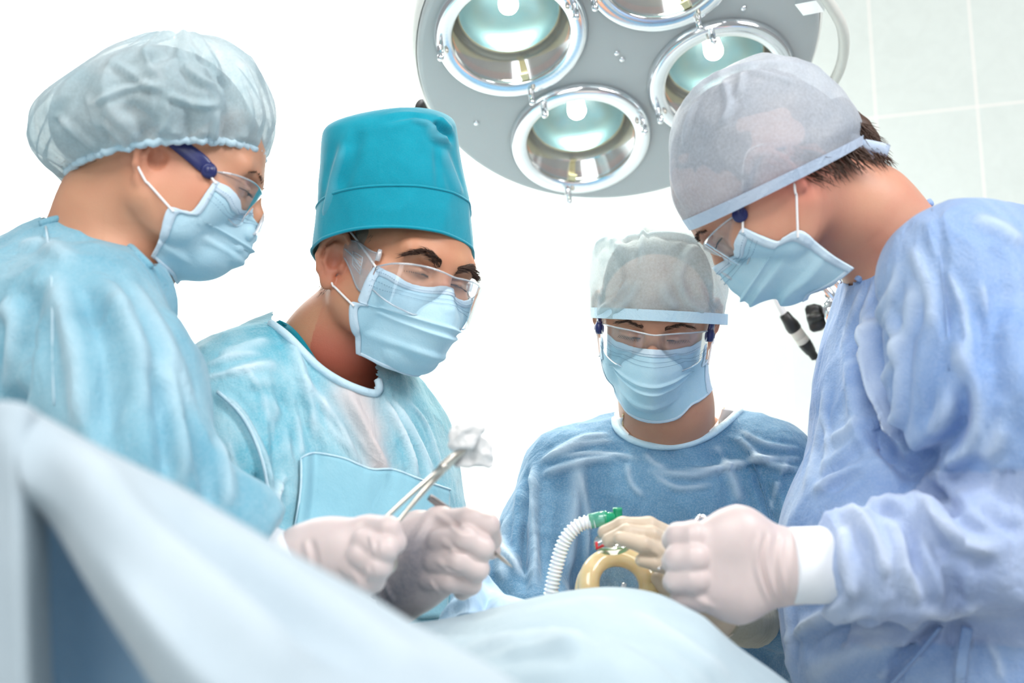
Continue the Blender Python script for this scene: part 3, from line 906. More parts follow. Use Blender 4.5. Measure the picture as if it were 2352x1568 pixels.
def goggles(H, parent, temple_mat, kind='wrap', y0=.034, ry=.080, rx=.073, zt=.026, zb=-.036, tilt=0.0, zh=.010, sides=(-1, 1), pads=True):
    g = empty('safety_glasses', to_world(H.o)); g.parent = parent; g.location = tuple(to_world(H.o) - world_origin(parent))
    cols = np.linspace(-78, 78, 13); rows = []
    for s in (0, .25, .5, .75, 1):
        r = []
        for a in cols:
            t = math.radians(a); x = rx * math.sin(t)
            w = abs(a) / 78
            top = zt - .004 * w - .010 * w ** 4 - .004 * math.exp(-(a / 14) ** 2)
            bot = zb + .030 * math.exp(-(a / 13) ** 2) + (.022 * w ** 3)
            z = top + (bot - top) * s
            y = y0 + ry * math.cos(t) ** (0.8 if kind == 'wrap' else .6) - .006 * s + tilt * z
            r.append(V(x, y, z))
        rows.append(r)
    v, f, (m, k) = patch(rows, 4, 5)
    lv, lf = thicken(H.pts(v), f, -.0016)
    lens = link('lens', lv, lf, GLASSP, g)
    loc = v.reshape(k, m, 3)
    outline = np.concatenate([loc[0], loc[1:, -1], loc[-1][::-1][1:], loc[::-1, 0][1:-1]])
    link('lens_rim', *tube(H.pts(np.concatenate([outline, outline[:1]])), .0011, 8, False), EDGE, lens)
    if pads:
        for q in (-1, 1):
            n = [H.P(q * .004, .117, -.004), H.P(q * .008, .118, -.016), H.P(q * .014, .117, -.030), H.P(q * .017, .113, -.034)]
            link('nose_pad', *tube(spline(n, 5), [.0012, .0022, .0022, .001], 8), EDGE, g)
    for q in sides:
        if kind == 'wrap':
            pa = [H.P(q * .0755, .054, zh - .003), H.P(q * .078, .040, zh + .004), H.P(q * .080, .012, zh + .014), H.P(q * .081, -.012, zh + .018), H.P(q * .079, -.034, zh + .004)]
            tp = link('temple', *tube(spline(pa, 8), [.0052, .0062, .0058, .0048, .0035, .003], 14, True, (0.5, 1.5)), temple_mat, g)
            nx = unit(H.M[:, 0] * q)
            vv, ff = lathe([(.0001, .0058), (.0035, .0058), (.0045, .0045), (.0062, .0045), (.0086, .003), (.0090, 0), (.0086, -.004), (.0001, -.004)], H.P(q * .0765, .055, zh - .004), nx, 24)
            link('hinge', vv, ff, temple_mat, tp)
        else:
            # broad clear arm that widens into a side shield
            rows = [[V(q * .080, -.010, zh + .020), V(q * .079, .020, zh + .021), V(q * .076, .050, zh + .012), V(q * .072, .062, zh + .010)],
                    [V(q * .0815, -.010, zh + .014), V(q * .081, .020, zh + .004), V(q * .079, .048, zh - .012), V(q * .075, .062, zh - .016)],
                    [V(q * .080, -.010, zh + .009), V(q * .079, .018, zh - .010), V(q * .077, .044, zh - .034), V(q * .074, .058, zh - .040)]]
            v, f, (m, k) = patch(rows, 6, 6)
            tv, tf = thicken(H.pts(v), f, .0018)
            tp = link('temple', tv, tf, GLASSP2, g)
            loc = v.reshape(k, m, 3)
            for ln in (loc[0], loc[-1], loc[k // 2][: m // 2 + 2]):
                link('rib', *tube(H.pts(ln), .0011, 7), EDGE, tp)
            rect = [V(q * .0812, .022, zh + .008), V(q * .0795, .044, zh + .002), V(q * .0788, .046, zh - .018), V(q * .0806, .028, zh - .008), V(q * .0812, .022, zh + .008)]
            link('rib', *tube(H.pts(rect), .0008, 6), EDGE, tp)
            for t in (.2, .4, .6, .8):
                a = V(q * .0812, .022, zh + .008) * (1 - t) + V(q * .0806, .028, zh - .008) * t
                b = V(q * .0795, .044, zh + .002) * (1 - t) + V(q * .0788, .046, zh - .018) * t
                link('rib', *tube(H.pts([a, b]), .0005, 5), EDGE, tp)
            vv, ff = lathe([(.0001, .007), (.003, .007), (.0034, 0), (.003, -.007), (.0001, -.007)], H.P(q * .0715, .064, zh + .008), H.M[:, 2], 14)
            link('hinge', vv, ff, EDGE, tp)
    return g

def push_out(v, tree, off):
    v = v.copy()
    for _ in range(2):
        for i, p in enumerate(v):
            q, n, _, _ = tree.find_nearest(Vector(p))
            q, n = np.array(q), np.array(n)
            s = (p - q) @ n
            if s < off: v[i] = q + n * off
    return v
def face_mask(H, parent, tree, rows, sides, pleats, amp, wob=.0015, loops=True, notch=True, stitch=True, ear_y=-.012, off=.0028, loop_row=None):
    """rows: (centre, quarter, half, edge) head-local points for the person's right side"""
    full = []
    for cc, q, h, e in rows:
        mir = lambda p: V(-p[0], p[1], p[2])
        full.append([mir(V(*e)), mir(V(*h)), mir(V(*q)), V(*cc), V(*q), V(*h), V(*e)])
    v, f, (m, k), loc = mask_sheet(H, full, 9, 9, pleats, amp, wob=wob)
    v = push_out(v, tree, off)
    n = normals(v, np.asarray(f)); out = (v - H.P(0, .02, -.04))
    if ((n * out).sum(1) < 0).mean() > .5: f = [q[::-1] for q in f]
    rid = np.zeros(len(v))
    vt, ft = thicken(v, f, .0014)
    mk = link('face_mask', vt, ft, MASKM, parent)
    g = v.reshape(k, m, 3)
    ce = H.P(0, .02, -.04)
    lift = lambda a, d=.0012: a + d * (a - ce) / np.linalg.norm(a - ce, axis=-1)[..., None]
    # bindings along the edges
    for nm, band in (('top_binding', g[0:5]), ('lower_binding', g[k - 4:k])):
        bb = lift(band); kk = bb.shape[0]
        bv, bf = bb.reshape(-1, 3), grid_faces(m, kk)
        nn = normals(bv, np.asarray(bf))
        if ((nn * (bv - ce)).sum(1) < 0).mean() > .5: bf = [q[::-1] for q in bf]
        bv, bf = thicken(bv, bf, .001)
        link('binding', bv, bf, MASKEDGE, mk)
    for q, sl in ((-1, slice(0, 4)), (1, slice(m - 4, m))):
        if q not in sides: continue
        bb = lift(g[:, sl], .0016); kk = bb.shape[0]
        bv, bf = bb.reshape(-1, 3), grid_faces(bb.shape[1], kk)
        nn = normals(bv, np.asarray(bf))
        if ((nn * (bv - ce)).sum(1) < 0).mean() > .5: bf = [w[::-1] for w in bf]
        bv, bf = thicken(bv, bf, .001)
        link('binding', bv, bf, MASKEDGE, mk)
        if loops:
            e = 0 if q < 0 else m - 1; e2 = 2 if q < 0 else m - 3
            t0, b0 = lift(g[2, e2], .003), lift(g[loop_row if loop_row else k // 2 + 4, e2], .003)
            for p0, path in ((t0, [(.075, .016, .034), (.080, -.004, .044), (.078, -.022, .036)]), (b0, [(.082, -.006, -.024), (.084, -.022, -.006), (.080, -.028, .014)])):
                P = np.array([p0 * (1 - t) + H.P(q * path[0][0], *path[0][1:]) * t for t in np.linspace(0, 1, 9)])
                P = np.concatenate([P[:1], push_out(P[1:], tree, .0018), [H.P(q * a, b, z) for a, b, z in path[1:]]])
                link('ear_loop', *tube(spline(P, 5), .0014, 8), ELASTIC, mk)
    if stitch:
        rows_ = [3, 6, 8]
        parts = []
        for j in rows_:
            if j >= k: continue
            ln = lift(g[j], .0022)
            for i in range(2, m - 3):
                for t in (0.15, 0.65):
                    a = ln[i] * (1 - t) + ln[i + 1] * t; b = ln[i] * (1 - t - .22) + ln[i + 1] * (t + .22)
                    parts.append(tube([a, b], .00035, 4))
        link('weld_line', *join(*parts), STITCHM, mk)
    return mk, g
STITCHM = mat_simple('weld_blue', srgb(110, 150, 176), 0.7)
def mask_rows(dy=0.0, w=1.0, zc=1.0, flare=True, dz=0.0, low=(0, 0, 0), taper=1.0, ey=0.0, ez=0.0, cz=0.0):
    R = [((0, .119, -.003), (.022, .101, -.009), (.045, .081, -.010), (.064, .060, -.004)),
         ((0, .134, -.026), (.025, .118, -.028), (.051, .088, -.028), (.069, .056, -.024)),
         ((0, .136, -.044), (.027, .121, -.044), (.053, .086, -.043), (.069, .050, -.041))]
    if flare:
        R += [((0, .136, -.054), (.027, .121, -.053), (.053, .082, -.049), (.070, .042, -.044)),
              ((0, .134, -.064), (.027, .118, -.062), (.052, .076, -.056), (.069, .026, -.047))]
    else:
        R += [((0, .134, -.060), (.027, .119, -.060), (.052, .082, -.058), (.066, .048, -.055))]
    R += [((0, .127, -.082), (.027, .112, -.080), (.050, .072, -.076), (.065, .026, -.070)),
          ((0, .114, -.101), (.026, .100, -.099), (.046, .064, -.095), (.060, .025, -.089)),
          ((0, .086, -.114), (.024, .078, -.112), (.041, .054, -.108), (.054, .022, -.103))]
    for j in range(3): R[-3 + j] = [(p[0] * (1 - (1 - taper) * (j + 1) / 3), p[1], p[2]) for p in R[-3 + j]]
    if ez or cz: R = [[(r[0][0], r[0][1], r[0][2] + cz * max(0, j - 3) / 3), (r[1][0], r[1][1], r[1][2] + .7 * cz * max(0, j - 3) / 3), (r[2][0], r[2][1], r[2][2] - .6 * ez * max(0, j - 3) / 3), (r[3][0], r[3][1], r[3][2] - ez * max(0, j - 3) / 3)] for j, r in enumerate(R)]
    if ey: R = [[r[0], r[1], (r[2][0], r[2][1] + ey * .5, r[2][2]), (r[3][0], r[3][1] + (ey if j > 2 else 0), r[3][2])] for j, r in enumerate(R)]
    for j, q in enumerate(low):
        R[-3 + j] = [(p[0], p[1] + q * (1 - i / 3.0), p[2]) for i, p in enumerate(R[-3 + j])]
    return [[(p[0] * w, p[1] + dy * (1 if i < 2 else .6 if i == 2 else 0.0), p[2] * zc + dz) for i, p in enumerate(r)] for r in R]

def glove(chains, parent, palm, h=.0018, k=.0024, pk=.016, label=None, mat=None, extra=None, wrinkles=(), name='glove', show=None):
    P = np.array([q for ch, _ in chains for q in ch] + [q for ch, _, _ in palm for q in ch])
    S = SDF(P.min(0) - .045, P.max(0) + .045, h)
    for pts, r, fl in palm: S.chain(pts, r, pk, fl)
    for pts, r in chains: 
        T = SDF(P.min(0) - .045, P.max(0) + .045, h)
        T.chain(pts, r, .004)
        sl = tuple([slice(None)] * 3)
        S._mix(sl, T.d, k, 'add')
    if extra: extra(S)
    v, f = S.mesh(0, 1)
    if wrinkles:
        v, at = folds(v, f, wrinkles)
    attrs = None
    if show: attrs = {'show': np.exp(-(seg_dist(v, np.array(show[0]))[0] / show[1]) ** 2)}
    return link(name, v, f, mat or LATEX, parent, label=label, attrs=attrs), (v, f)
def px(*pts):
    return [c(*p) for p in pts]
def relax_line(ln, n=6):
    ln = np.array(ln)
    for _ in range(n): ln[1:-1] = ln[1:-1] * .5 + (ln[:-2] + ln[2:]) * .25
    return ln
# ------------------------------------------------------------------ the woman at the left
def woman():
    ear = c(362, 372, 1.335)
    f = V(math.cos(math.radians(17)), .10, -math.sin(math.radians(17)))
    M = frame(f, V(0, .15, 1)); H = Head(ear - M @ V(.077, 0, 0) * .985, f, V(0, .15, 1), .985)
    base = to_world(c(150, 900, 1.42)); base[2] = 0
    root = empty('person', base, 'person in a bouffant cap at the left, seen in profile, holding long forceps', 'person', None)
    nb = c(205, 600, 1.42)
    wl = lambda x, y, z: from_world(V(base[0] + x, base[1] + y, z))
    body = body_mesh(H, [c(255, 480, 1.405), nb], [.056, .053, .062], [(c(170, 740, 1.43), V(.075, .12, .08), None), (c(285, 650, 1.39), V(.045, .06, .048), None)],
        [(wl(-.04, 0, 1.08), V(.10, .15, .22), None), (wl(-.03, 0, .92), V(.12, .17, .14), None)],
        [([c(190, 740, 1.30), c(345, 1110, 1.18), c(640, 1275, 1.185)], [.044, .034, .019]), ([c(110, 740, 1.55), c(140, 1150, 1.50), c(300, 1330, 1.44)], [.044, .034, .02]),
         ([wl(-.03, -.08, .9), wl(-.03, -.09, .5), wl(-.03, -.09, .08), wl(.08, -.09, .04)], [.085, .055, .045, .035]), ([wl(-.03, .09, .9), wl(-.03, .09, .5), wl(-.03, .09, .08), wl(.08, .09, .04)], [.085, .055, .045, .035])], 0.88, .86, .8, -.010, 1.0, -.012)
    v, fc, nf, fine = body
    L = H.local(v); hairy = np.exp(-((L[:, 1] + .07) / .05) ** 2) * (L[:, 2] > -.03) * (L[:, 0] ** 2 < .01) * .0
    red = .35 * np.exp(-((L[:, 1] - .05) ** 2 + (L[:, 2] + .02) ** 2) / .0006) + .5 * np.exp(-((L[:, 0] - .08) ** 2 + L[:, 1] ** 2 + L[:, 2] ** 2) / .0009)
    link('body', v, fc, SKINS['woman'], root, attrs={'red': red, 'hairy': hairy})
    tr = bvh(*fine)
    eyes(H, root)
    eyebrows(H, HAIR_BR, root, tr, .006, .0003, 60, .003, 3)
    # hair drawn up under the cap
    S = SDF(H.o - .17, H.o + .17, .003)
    H.ell(S, (0, -.010, .050), (.079, .099, .088), 0)
    H.ell(S, (0, -.045, .012), (.064, .062, .060), .02); H.ell(S, (0, -.100, .048), (.052, .050, .058), .03); H.ell(S, (0, -.03, .09), (.066, .08, .062), .03)
    S.half(H.P(0, .055, .04), H.M @ V(0, 1, -.55), .01); S.half(H.P(0, -.05, -.012), H.M @ V(0, -.05, -1), .01)
    v, fc = S.mesh(); link('hair', v, fc, HAIR_BL, root)
    rnd = random.Random(5); R = [H.P(rnd.uniform(-.04, .06), -.085 + rnd.uniform(-.02, .02), -.008 + rnd.uniform(-.012, .01)) for _ in range(60)]
    link('hair', *strands(R, [H.M @ V(.1, -.6, -.4)] * len(R), .018, .0003, seed=6), HAIR_BL, root)
    # bouffant cap
    D = 1.42
    def ring(px_, py_, w, dpt, sq=1.0, dz=0.0, d=D):
        s = d / FPX
        return (c(px_, py_, d), V(w[0] * s, 0, -w[1] * s), V(0, dpt, dz), sq)
    rings = [ring(383, 384, (214, -32), .101, 1, -.010), ring(378, 366, (228, -36), .110, 1, -.010), ring(364, 318, (264, -44), .126, .95, -.010), ring(356, 250, (252, -52), .128, .92, -.008),
             ring(362, 185, (205, -42), .116, .95), ring(380, 130, (140, -24), .085, 1), ring(396, 95, (66, -10), .04, 1), ring(400, 86, (3, 0), .002, 1)]
    vs, fs, seg, m = ring_loft(rings, 200, 12)
    A = np.tile(2 * np.pi * np.arange(seg) / seg, m); T = np.repeat(np.arange(m) / (m - 1), seg)
    ctr = c(365, 300, D); out = vs - ctr; out /= np.linalg.norm(out, axis=1)[:, None]
    nz = np.array([mnoise.noise(Vector((math.cos(a) * 9, math.sin(a) * 9, t * 2.2 + 4))) for a, t in zip(A, T)])
    nz2 = np.array([1 - 2 * abs(mnoise.noise(Vector(p * 13 + V(3, 1, 8)))) for p in vs])
    nz3 = np.array([1 - 2 * abs(mnoise.noise(Vector((math.cos(a) * 4 + 2, math.sin(a) * 4, t * 1.3)))) for a, t in zip(A, T)])
    gather = np.exp(-(T / .16)) * (np.sin(A * 46 + 5 * nz) * .0028 + .003 * nz)
    big = np.clip(T / .12, 0, 1) * np.clip((1 - T) / .45, 0, 1) * (.006 * nz + .006 * (nz2 - .5) + .010 * (nz3 - .45))
    vs = vs + out * (gather + big)[:, None]
    rid = np.clip(nz3 - .5, 0, 1) * 1.6 * np.clip(T / .12, 0, 1) + np.exp(-T / .05) * 1.1 + np.clip(nz2 - .62, 0, 1) * 1.5
    vs, cr = folds(vs, np.array(fs), [([(200, 215), (215, 260), (240, 330)], .006, .005), ([(250, 135), (320, 180), (370, 212)], .006, .005), ([(330, 112), (352, 165), (378, 215)], .006, .0045), ([(408, 92), (425, 150), (480, 195), (505, 250)], .007, .005), ([(380, 214), (440, 238), (500, 242)], .005, .0045),
        ([(500, 250), (495, 290), (490, 330)], .005, .005), ([(215, 270), (280, 320), (300, 350)], .005, .005), ([(210, 240), (280, 205), (350, 195)], .005, .004), ([(440, 120), (500, 170), (540, 260)], -.006, .008), ([(280, 240), (330, 270), (350, 320)], -.006, .010), ([(150, 220), (130, 280), (180, 330)], -.006, .009), ([(540, 180), (570, 230), (580, 300)], .005, .005), ([(375, 225), (385, 270), (370, 310)], .005, .004), ([(120, 260), (170, 300), (230, 350)], .006, .005), ([(400, 110), (370, 130), (300, 140)], -.005, .008)])
    rid = rid * .7 + np.clip(cr, 0, 1) * .9
    cap = link('bouffant_cap', vs, fs, VEIL_W, root, attrs={'ridge': rid})
    line = vs[:seg]; line = np.concatenate([line, line[:1]])
    k = np.arange(len(line)); line = line + V(0, 0, 1) * (.0012 * np.sin(k * 1.7))[:, None]
    link('elastic_band', *tube(line, .0042, 8, False), BINDING, cap)
    # mask and glasses
    face_mask(H, root, tr, mask_rows(-.020, .98, .95, low=(-.012, -.034, -.022)), (1,), (.36, .60, .80), .0028)
    goggles(H, root, NAVY, 'wrap', .030, .078, .072, .022, -.034, 0, .012, (1,), True)
    # gown
    S = SDF(c(-260, 1200, 1.40) - V(.12, .40, .95), c(600, 440, 1.40) + V(.2, .45, .05), .0048)
    S.ell(c(70, 830, 1.43), V(.13, .20, .135), None, 0)
    S.ell(c(150, 622, 1.42), V(.075, .10, .056), None, .03)
    S.chain(px((150, 600, 1.40), (300, 690, 1.36)), [.046, .050], .03)
    S.ell(wl(-.06, 0, 1.00), V(.155, .19, .30), None, .06)
    S.chain([wl(-.08, 0, 1.0), wl(-.10, 0, .45)], [.165, .16], .08)
    S.chain(px((190, 740, 1.30), (272, 900, 1.235), (345, 1110, 1.18)), [.082, .078, .070], .04)
    S.chain(px((345, 1110, 1.18), (520, 1215, 1.18), (598, 1262, 1.185)), [.072, .050, .044], .02)
    S.chain(px((110, 740, 1.55), (140, 1150, 1.50)), [.08, .07], .05)
    S.half(wl(0, 0, .38), -UPW, .004)
    S.half(c(606, 1268, 1.185), c(640, 1272, 1.185) - c(520, 1215, 1.18), .004)
    v, fc = S.mesh(0, 2)
    v = crumple(v, fc, .006, 9, 1, (1, 1, .55)); v = crumple(v, fc, .0025, 26, 2, (1, 1, .6))
    v, at = folds(v, fc, [
        ([(250, 640), (320, 800), (345, 960)], .010, .012), ([(180, 640), (240, 820), (250, 1050)], -.010, .014), ([(120, 620), (170, 800), (190, 1000)], .008, .014),
        ([(300, 640), (390, 800), (440, 950)], .006, .012), ([(340, 840), (380, 980), (390, 1100)], -.010, .012), ([(370, 800), (400, 960), (420, 1120)], .008, .010),
        ([(60, 650), (60, 850), (30, 1000)], -.010, .016), ([(430, 950), (470, 1080), (480, 1160)], -.007, .012), ([(40, 560), (110, 560), (170, 600)], .004, .012),
        ([(500, 1000), (520, 1100), (520, 1170)], .006, .010), ([(0, 700), (40, 740), (20, 900)], .008, .014)])
    tree = bvh(v, fc)
    col = [(92, 515), (130, 503), (180, 501), (225, 512), (262, 535), (300, 568), (348, 616)]
    fc2 = collar_cut(v, fc, [(92, 500), (130, 502), (180, 500), (225, 511), (262, 534), (300, 567), (348, 614), (420, 560), (330, 400), (120, 400)], 1.25, 1.62)
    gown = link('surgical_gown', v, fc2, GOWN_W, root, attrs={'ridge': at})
    ln = on_surface(tree, col, 6, .002)
    link('collar_binding', *tube(relax_line(ln), .0046, 8), GOWN_W, gown)
    sl = on_surface(tree, [(105, 520), (120, 640), (120, 800), (125, 930)], 6, .0005)
    link('seam', *tube(relax_line(sl), .0012, 6), BINDING, gown)
    # cuff and glove
    cf = px((580, 1258, 1.185), (640, 1277, 1.187), (712, 1289, 1.187))
    link('cuff', *tube(spline(cf, 6), [.034, .031, .030], 28, True, (1, .8)), CUFF, gown)
    d = 1.18
    ch = [(px((850, 1212, 1.165), (893, 1214, 1.150), (905, 1245, 1.150), (880, 1262, 1.165)), [.0130, .0115, .0108, .0095]),
          (px((838, 1245, 1.150), (884, 1262, 1.135), (876, 1300, 1.145), (850, 1296, 1.165)), [.0128, .0118, .0105, .0095]),
          (px((826, 1275, 1.145), (868, 1302, 1.135), (858, 1335, 1.145), (830, 1325, 1.165)), [.0125, .0115, .010, .0095]),
          (px((806, 1300, 1.150), (845, 1335, 1.145), (832, 1352, 1.155), (806, 1345, 1.17)), [.0118, .0105, .0095, .009]),
          (px((740, 1245, 1.20), (810, 1222, 1.205), (862, 1216, 1.19), (895, 1222, 1.175)), [.016, .0135, .0115, .0095])]
    palm = [(px((705, 1286, 1.187), (760, 1268, 1.18), (835, 1232, 1.165)), [.029, .031, .020], (V(0, 1, 0), .75)),
            (px((720, 1280, 1.18), (800, 1288, 1.165), (830, 1290, 1.155)), [.028, .026, .018], (V(0, 1, 0), .7)),
            (px((696, 1288, 1.187), (720, 1286, 1.187)), [.0300, .029], (V(0, 1, 0), .85))]
    glove(ch, root, palm, wrinkles=[([(700, 1240), (712, 1290), (715, 1335)], .0018, .004), ([(715, 1240), (728, 1290), (730, 1340)], -.0012, .004),
        ([(850, 1225), (856, 1250), (858, 1275)], .0016, .003), ([(842, 1300), (846, 1320), (846, 1340)], .0014, .003), ([(800, 1310), (820, 1330), (825, 1350)], .0012, .003), ([(770, 1310), (800, 1335), (810, 1352)], -.0012, .004)])
    return root
P_WOMAN = woman()
# ------------------------------------------------------------------ the senior man in the teal cap
def head_body(root, H, skin, body, red_fn=None):
    v, fc, nf, fine = body
    L = H.local(v)
    red = red_fn(L, v) if red_fn else np.zeros(len(v))
    link('body', v, fc, SKINS[skin], root, attrs={'red': red, 'hairy': np.zeros(len(v))})
    return bvh(*fine)
def legs(base, x=0.0, h=.9):
    wl = lambda a, b, z: from_world(V(base[0] + a, base[1] + b, z))
    return [([wl(-.09 + x, 0, h), wl(-.09 + x, 0, .5), wl(-.09 + x, 0, .08), wl(-.09 + x, -.10, .04)], [.085, .055, .045, .035]),
            ([wl(.09 + x, 0, h), wl(.09 + x, 0, .5), wl(.09 + x, 0, .08), wl(.09 + x, -.10, .04)], [.085, .055, .045, .035])]
def pring(px_, py_, w, dpt, dz=0.0, sq=1.0, d=1.5):
    s = d / FPX
    return (c(px_, py_, d), V(w[0] * s, 0, -w[1] * s), V(0, dpt, dz), sq)

def senior():
    yaw, pit = math.radians(40), math.radians(6)
    f = V(math.sin(yaw) * math.cos(pit), -math.cos(yaw) * math.cos(pit), -math.sin(pit))
    up = V(.22, .1, 1)
    M = frame(f, up); kk = 1.0
    H = Head(c(786, 610, 1.50) - M @ V(.077, 0, 0) * kk, f, up, kk)
    base = to_world(c(745, 1000, 1.60)); base[2] = 0
    root = empty('person', base, 'senior person in a tall teal cloth cap, gripping a scalpel', 'person')
    wl = lambda x, y, z: from_world(V(base[0] + x, base[1] + y, z))
    body = body_mesh(H, [c(775, 800, 1.585), c(752, 900, 1.615)], [.058, .064, .078], [(c(735, 1010, 1.64), V(.12, .08, .075), None), (c(640, 850, 1.62), V(.07, .06, .035), None)],
        [(wl(-.01, 0.01, 1.08), V(.13, .10, .22), None), (wl(0, .02, .92), V(.13, .11, .14), None)],
        [([c(545, 930, 1.47), c(560, 1330, 1.40), c(900, 1360, 1.285)], [.045, .034, .020]), ([c(890, 1000, 1.68), c(930, 1350, 1.66)], [.05, .042])] + legs(base), 1, 1.02, 1.25)
    red = lambda L, v: .8 * np.exp(-((L[:, 2] + .115) / .045) ** 2) * (L[:, 1] > -.03) + .6 * np.exp(-((L[:, 0] - .082) ** 2 + (L[:, 1] + .01) ** 2 + L[:, 2] ** 2) / .0008) + .3 * np.exp(-((L[:, 1] - .11) ** 2 + L[:, 0] ** 2 + (L[:, 2] + .02) ** 2) / .0006)
    tr = head_body(root, H, 'senior', body, red)
    eyes(H, root)
    eyebrows(H, BROWM, root, tr, .012, .0005, 210, .010, 4, (.012, .052), (.024, .036, .026))
    S = SDF(H.o - .17, H.o + .17, .003)
    H.ell(S, (0, -.010, .050), (.077, .096, .084), 0); H.ell(S, (0, -.045, .010), (.066, .058, .066), .02)
    for q in (-1, 1): H.cap(S, (q * .068, .022, .040), (q * .068, .026, .018), .010, .006, .01)
    S.half(H.P(0, .05, .04), H.M @ V(0, 1, -.55), .01); S.half(H.P(0, -.05, -.04), H.M @ V(0, -.05, -1), .01)
    v, fc = S.mesh(); link('hair', v, fc, HAIR_GR, root)
    rnd = random.Random(9); R = [H.P(.066 + rnd.uniform(-.004, .004), rnd.uniform(.012, .040), rnd.uniform(.010, .050)) for _ in range(90)]
    link('hair', *strands(R, [H.M @ V(.45, -.1, -.9)] * len(R), .012, .0004, seed=18), HAIR_GR, root)
    R = [H.P(.062 + rnd.uniform(-.006, .006), rnd.uniform(-.055, -.03), rnd.uniform(-.035, .02)) for _ in range(80)]
    link('hair', *strands(R, [H.M @ V(.45, -.1, -.9)] * len(R), .012, .0004, seed=8), HAIR_GR, root)
    # cap: crown, turned-up band
    D = 1.545
    R_ = lambda x, y, w, dp, dz, sq=1.0: pring(x, y, w, dp, dz, sq, D)
    crown = [R_(907, 550, (172, -6), .099, -.020, .95), R_(906, 480, (171, -6), .099, -.018, .9), R_(902, 400, (163, -6), .098, -.008, .86), R_(898, 330, (155, -10), .094, -.004, .82), R_(898, 296, (146, -10), .086, 0, .85),
             R_(905, 276, (118, -8), .068, 0, .95), R_(915, 264, (70, -4), .04, 0, 1), R_(920, 260, (3, 0), .002, 0, 1)]
    vs, fs, seg, m = ring_loft(crown, 140, 10)
    fc = np.array(fs); tree = bvh(vs, fc)
    vs = crumple(vs, fc, .003, 12, 5, ridged=True)
    vs, at = folds(vs, fc, [([(800, 330), (770, 420), (745, 520)], .007, .012), ([(830, 300), (800, 370), (780, 440)], -.004, .010), ([(1000, 275), (1020, 300), (1040, 320)], -.009, .007), ([(985, 290), (1000, 315), (1030, 318)], .005, .006),
        ([(1015, 340), (1040, 400), (1060, 450)], .004, .010), ([(1000, 330), (1005, 400), (1008, 450)], -.002, .006), ([(880, 280), (930, 268), (980, 272)], -.003, .006), ([(940, 272), (975, 280), (1000, 300)], .004, .005)])
    cap = link('scrub_cap', vs, fs, TEAL, root, attrs={'ridge': at * .5})
    band = [R_(904, 588, (184, -4), .106, -.024, .96), R_(905, 562, (182, -5), .106, -.023, .95), R_(906, 524, (178, -6), .106, -.021, .93), R_(907, 487, (175, -6), .105, -.020, .92)]
    vs, fs, seg, m = ring_loft(band, 140, 8)
    # the hem arches over the brow and drops at the temples
    ang = np.tile(2 * np.pi * np.arange(seg) / seg, m).reshape(m, seg); V3 = vs.reshape(m, seg, 3)
    wgt = np.linspace(1, 0, m)[:, None] ** 1.2
    V3[:, :, 2] += wgt * (0.003 * np.clip(-np.sin(ang), 0, 1) ** 1.5)
    vs = V3.reshape(-1, 3)
    vs = crumple(vs, np.array(fs), .0025, 14, 6)
    tv, tf = thicken(vs, fs, -.002) if False else (vs, fs)
    bd = link('cap_band', tv, tf, TEAL, cap, attrs={'ridge': np.zeros(len(tv))})
    top = vs.reshape(m, seg, 3)[-1]; top = np.concatenate([top, top[:1]])
    link('seam', *tube(top, .0016, 6, False), TEAL, cap)
    bot = vs.reshape(m, seg, 3)[0]; bot = np.concatenate([bot, bot[:1]])
    link('hem', *tube(bot, .0020, 6, False), TEAL, cap)
    face_mask(H, root, tr, mask_rows(-.002, .97, 1.0, dz=.004, low=(-.004, -.012, -.01), taper=.92, ey=.012), (1, -1), (.34, .52, .72), .0030)
    goggles(H, root, GLASSP2, 'box', .036, .088, .076, .018, -.042, 0, .010, (1, -1), True)
    # gown
    S = SDF(c(340, 1000, 1.36) - V(.02, .12, 1.0), c(1100, 700, 1.7) + V(.04, .2, .05), .0042)
    S.ell(c(745, 1060, 1.62), V(.165, .125, .13), None, 0)
    S.ell(wl(-.01, 0, 1.05), V(.168, .15, .30), None, .06)
    S.chain([wl(.02, 0.05, 1.0), wl(.03, .06, .45)], [.16, .15], .08)
    S.chain(px((660, 860, 1.60), (545, 925, 1.50)), [.060, .078], .05)
    S.chain(px((545, 925, 1.50), (540, 1100, 1.44), (560, 1330, 1.40)), [.080, .075, .070], .03)
    S.chain(px((560, 1330, 1.40), (860, 1400, 1.285)), [.062, .040], .02)
    S.chain(px((830, 950, 1.64), (890, 1010, 1.67)), [.050, .068], .05)
    S.chain(px((890, 1010, 1.67), (925, 1180, 1.66), (945, 1400, 1.62)), [.070, .066, .050], .03)
    S.half(wl(0, 0, .38), -UPW, .004)
    S.half(c(845, 1395, 1.29), c(860, 1400, 1.285) - c(560, 1330, 1.40), .003)
    v, fc = S.mesh(0, 2)
    v = crumple(v, fc, .005, 10, 11, (1, 1, .5)); v = crumple(v, fc, .002, 30, 12, (1, 1, .6))
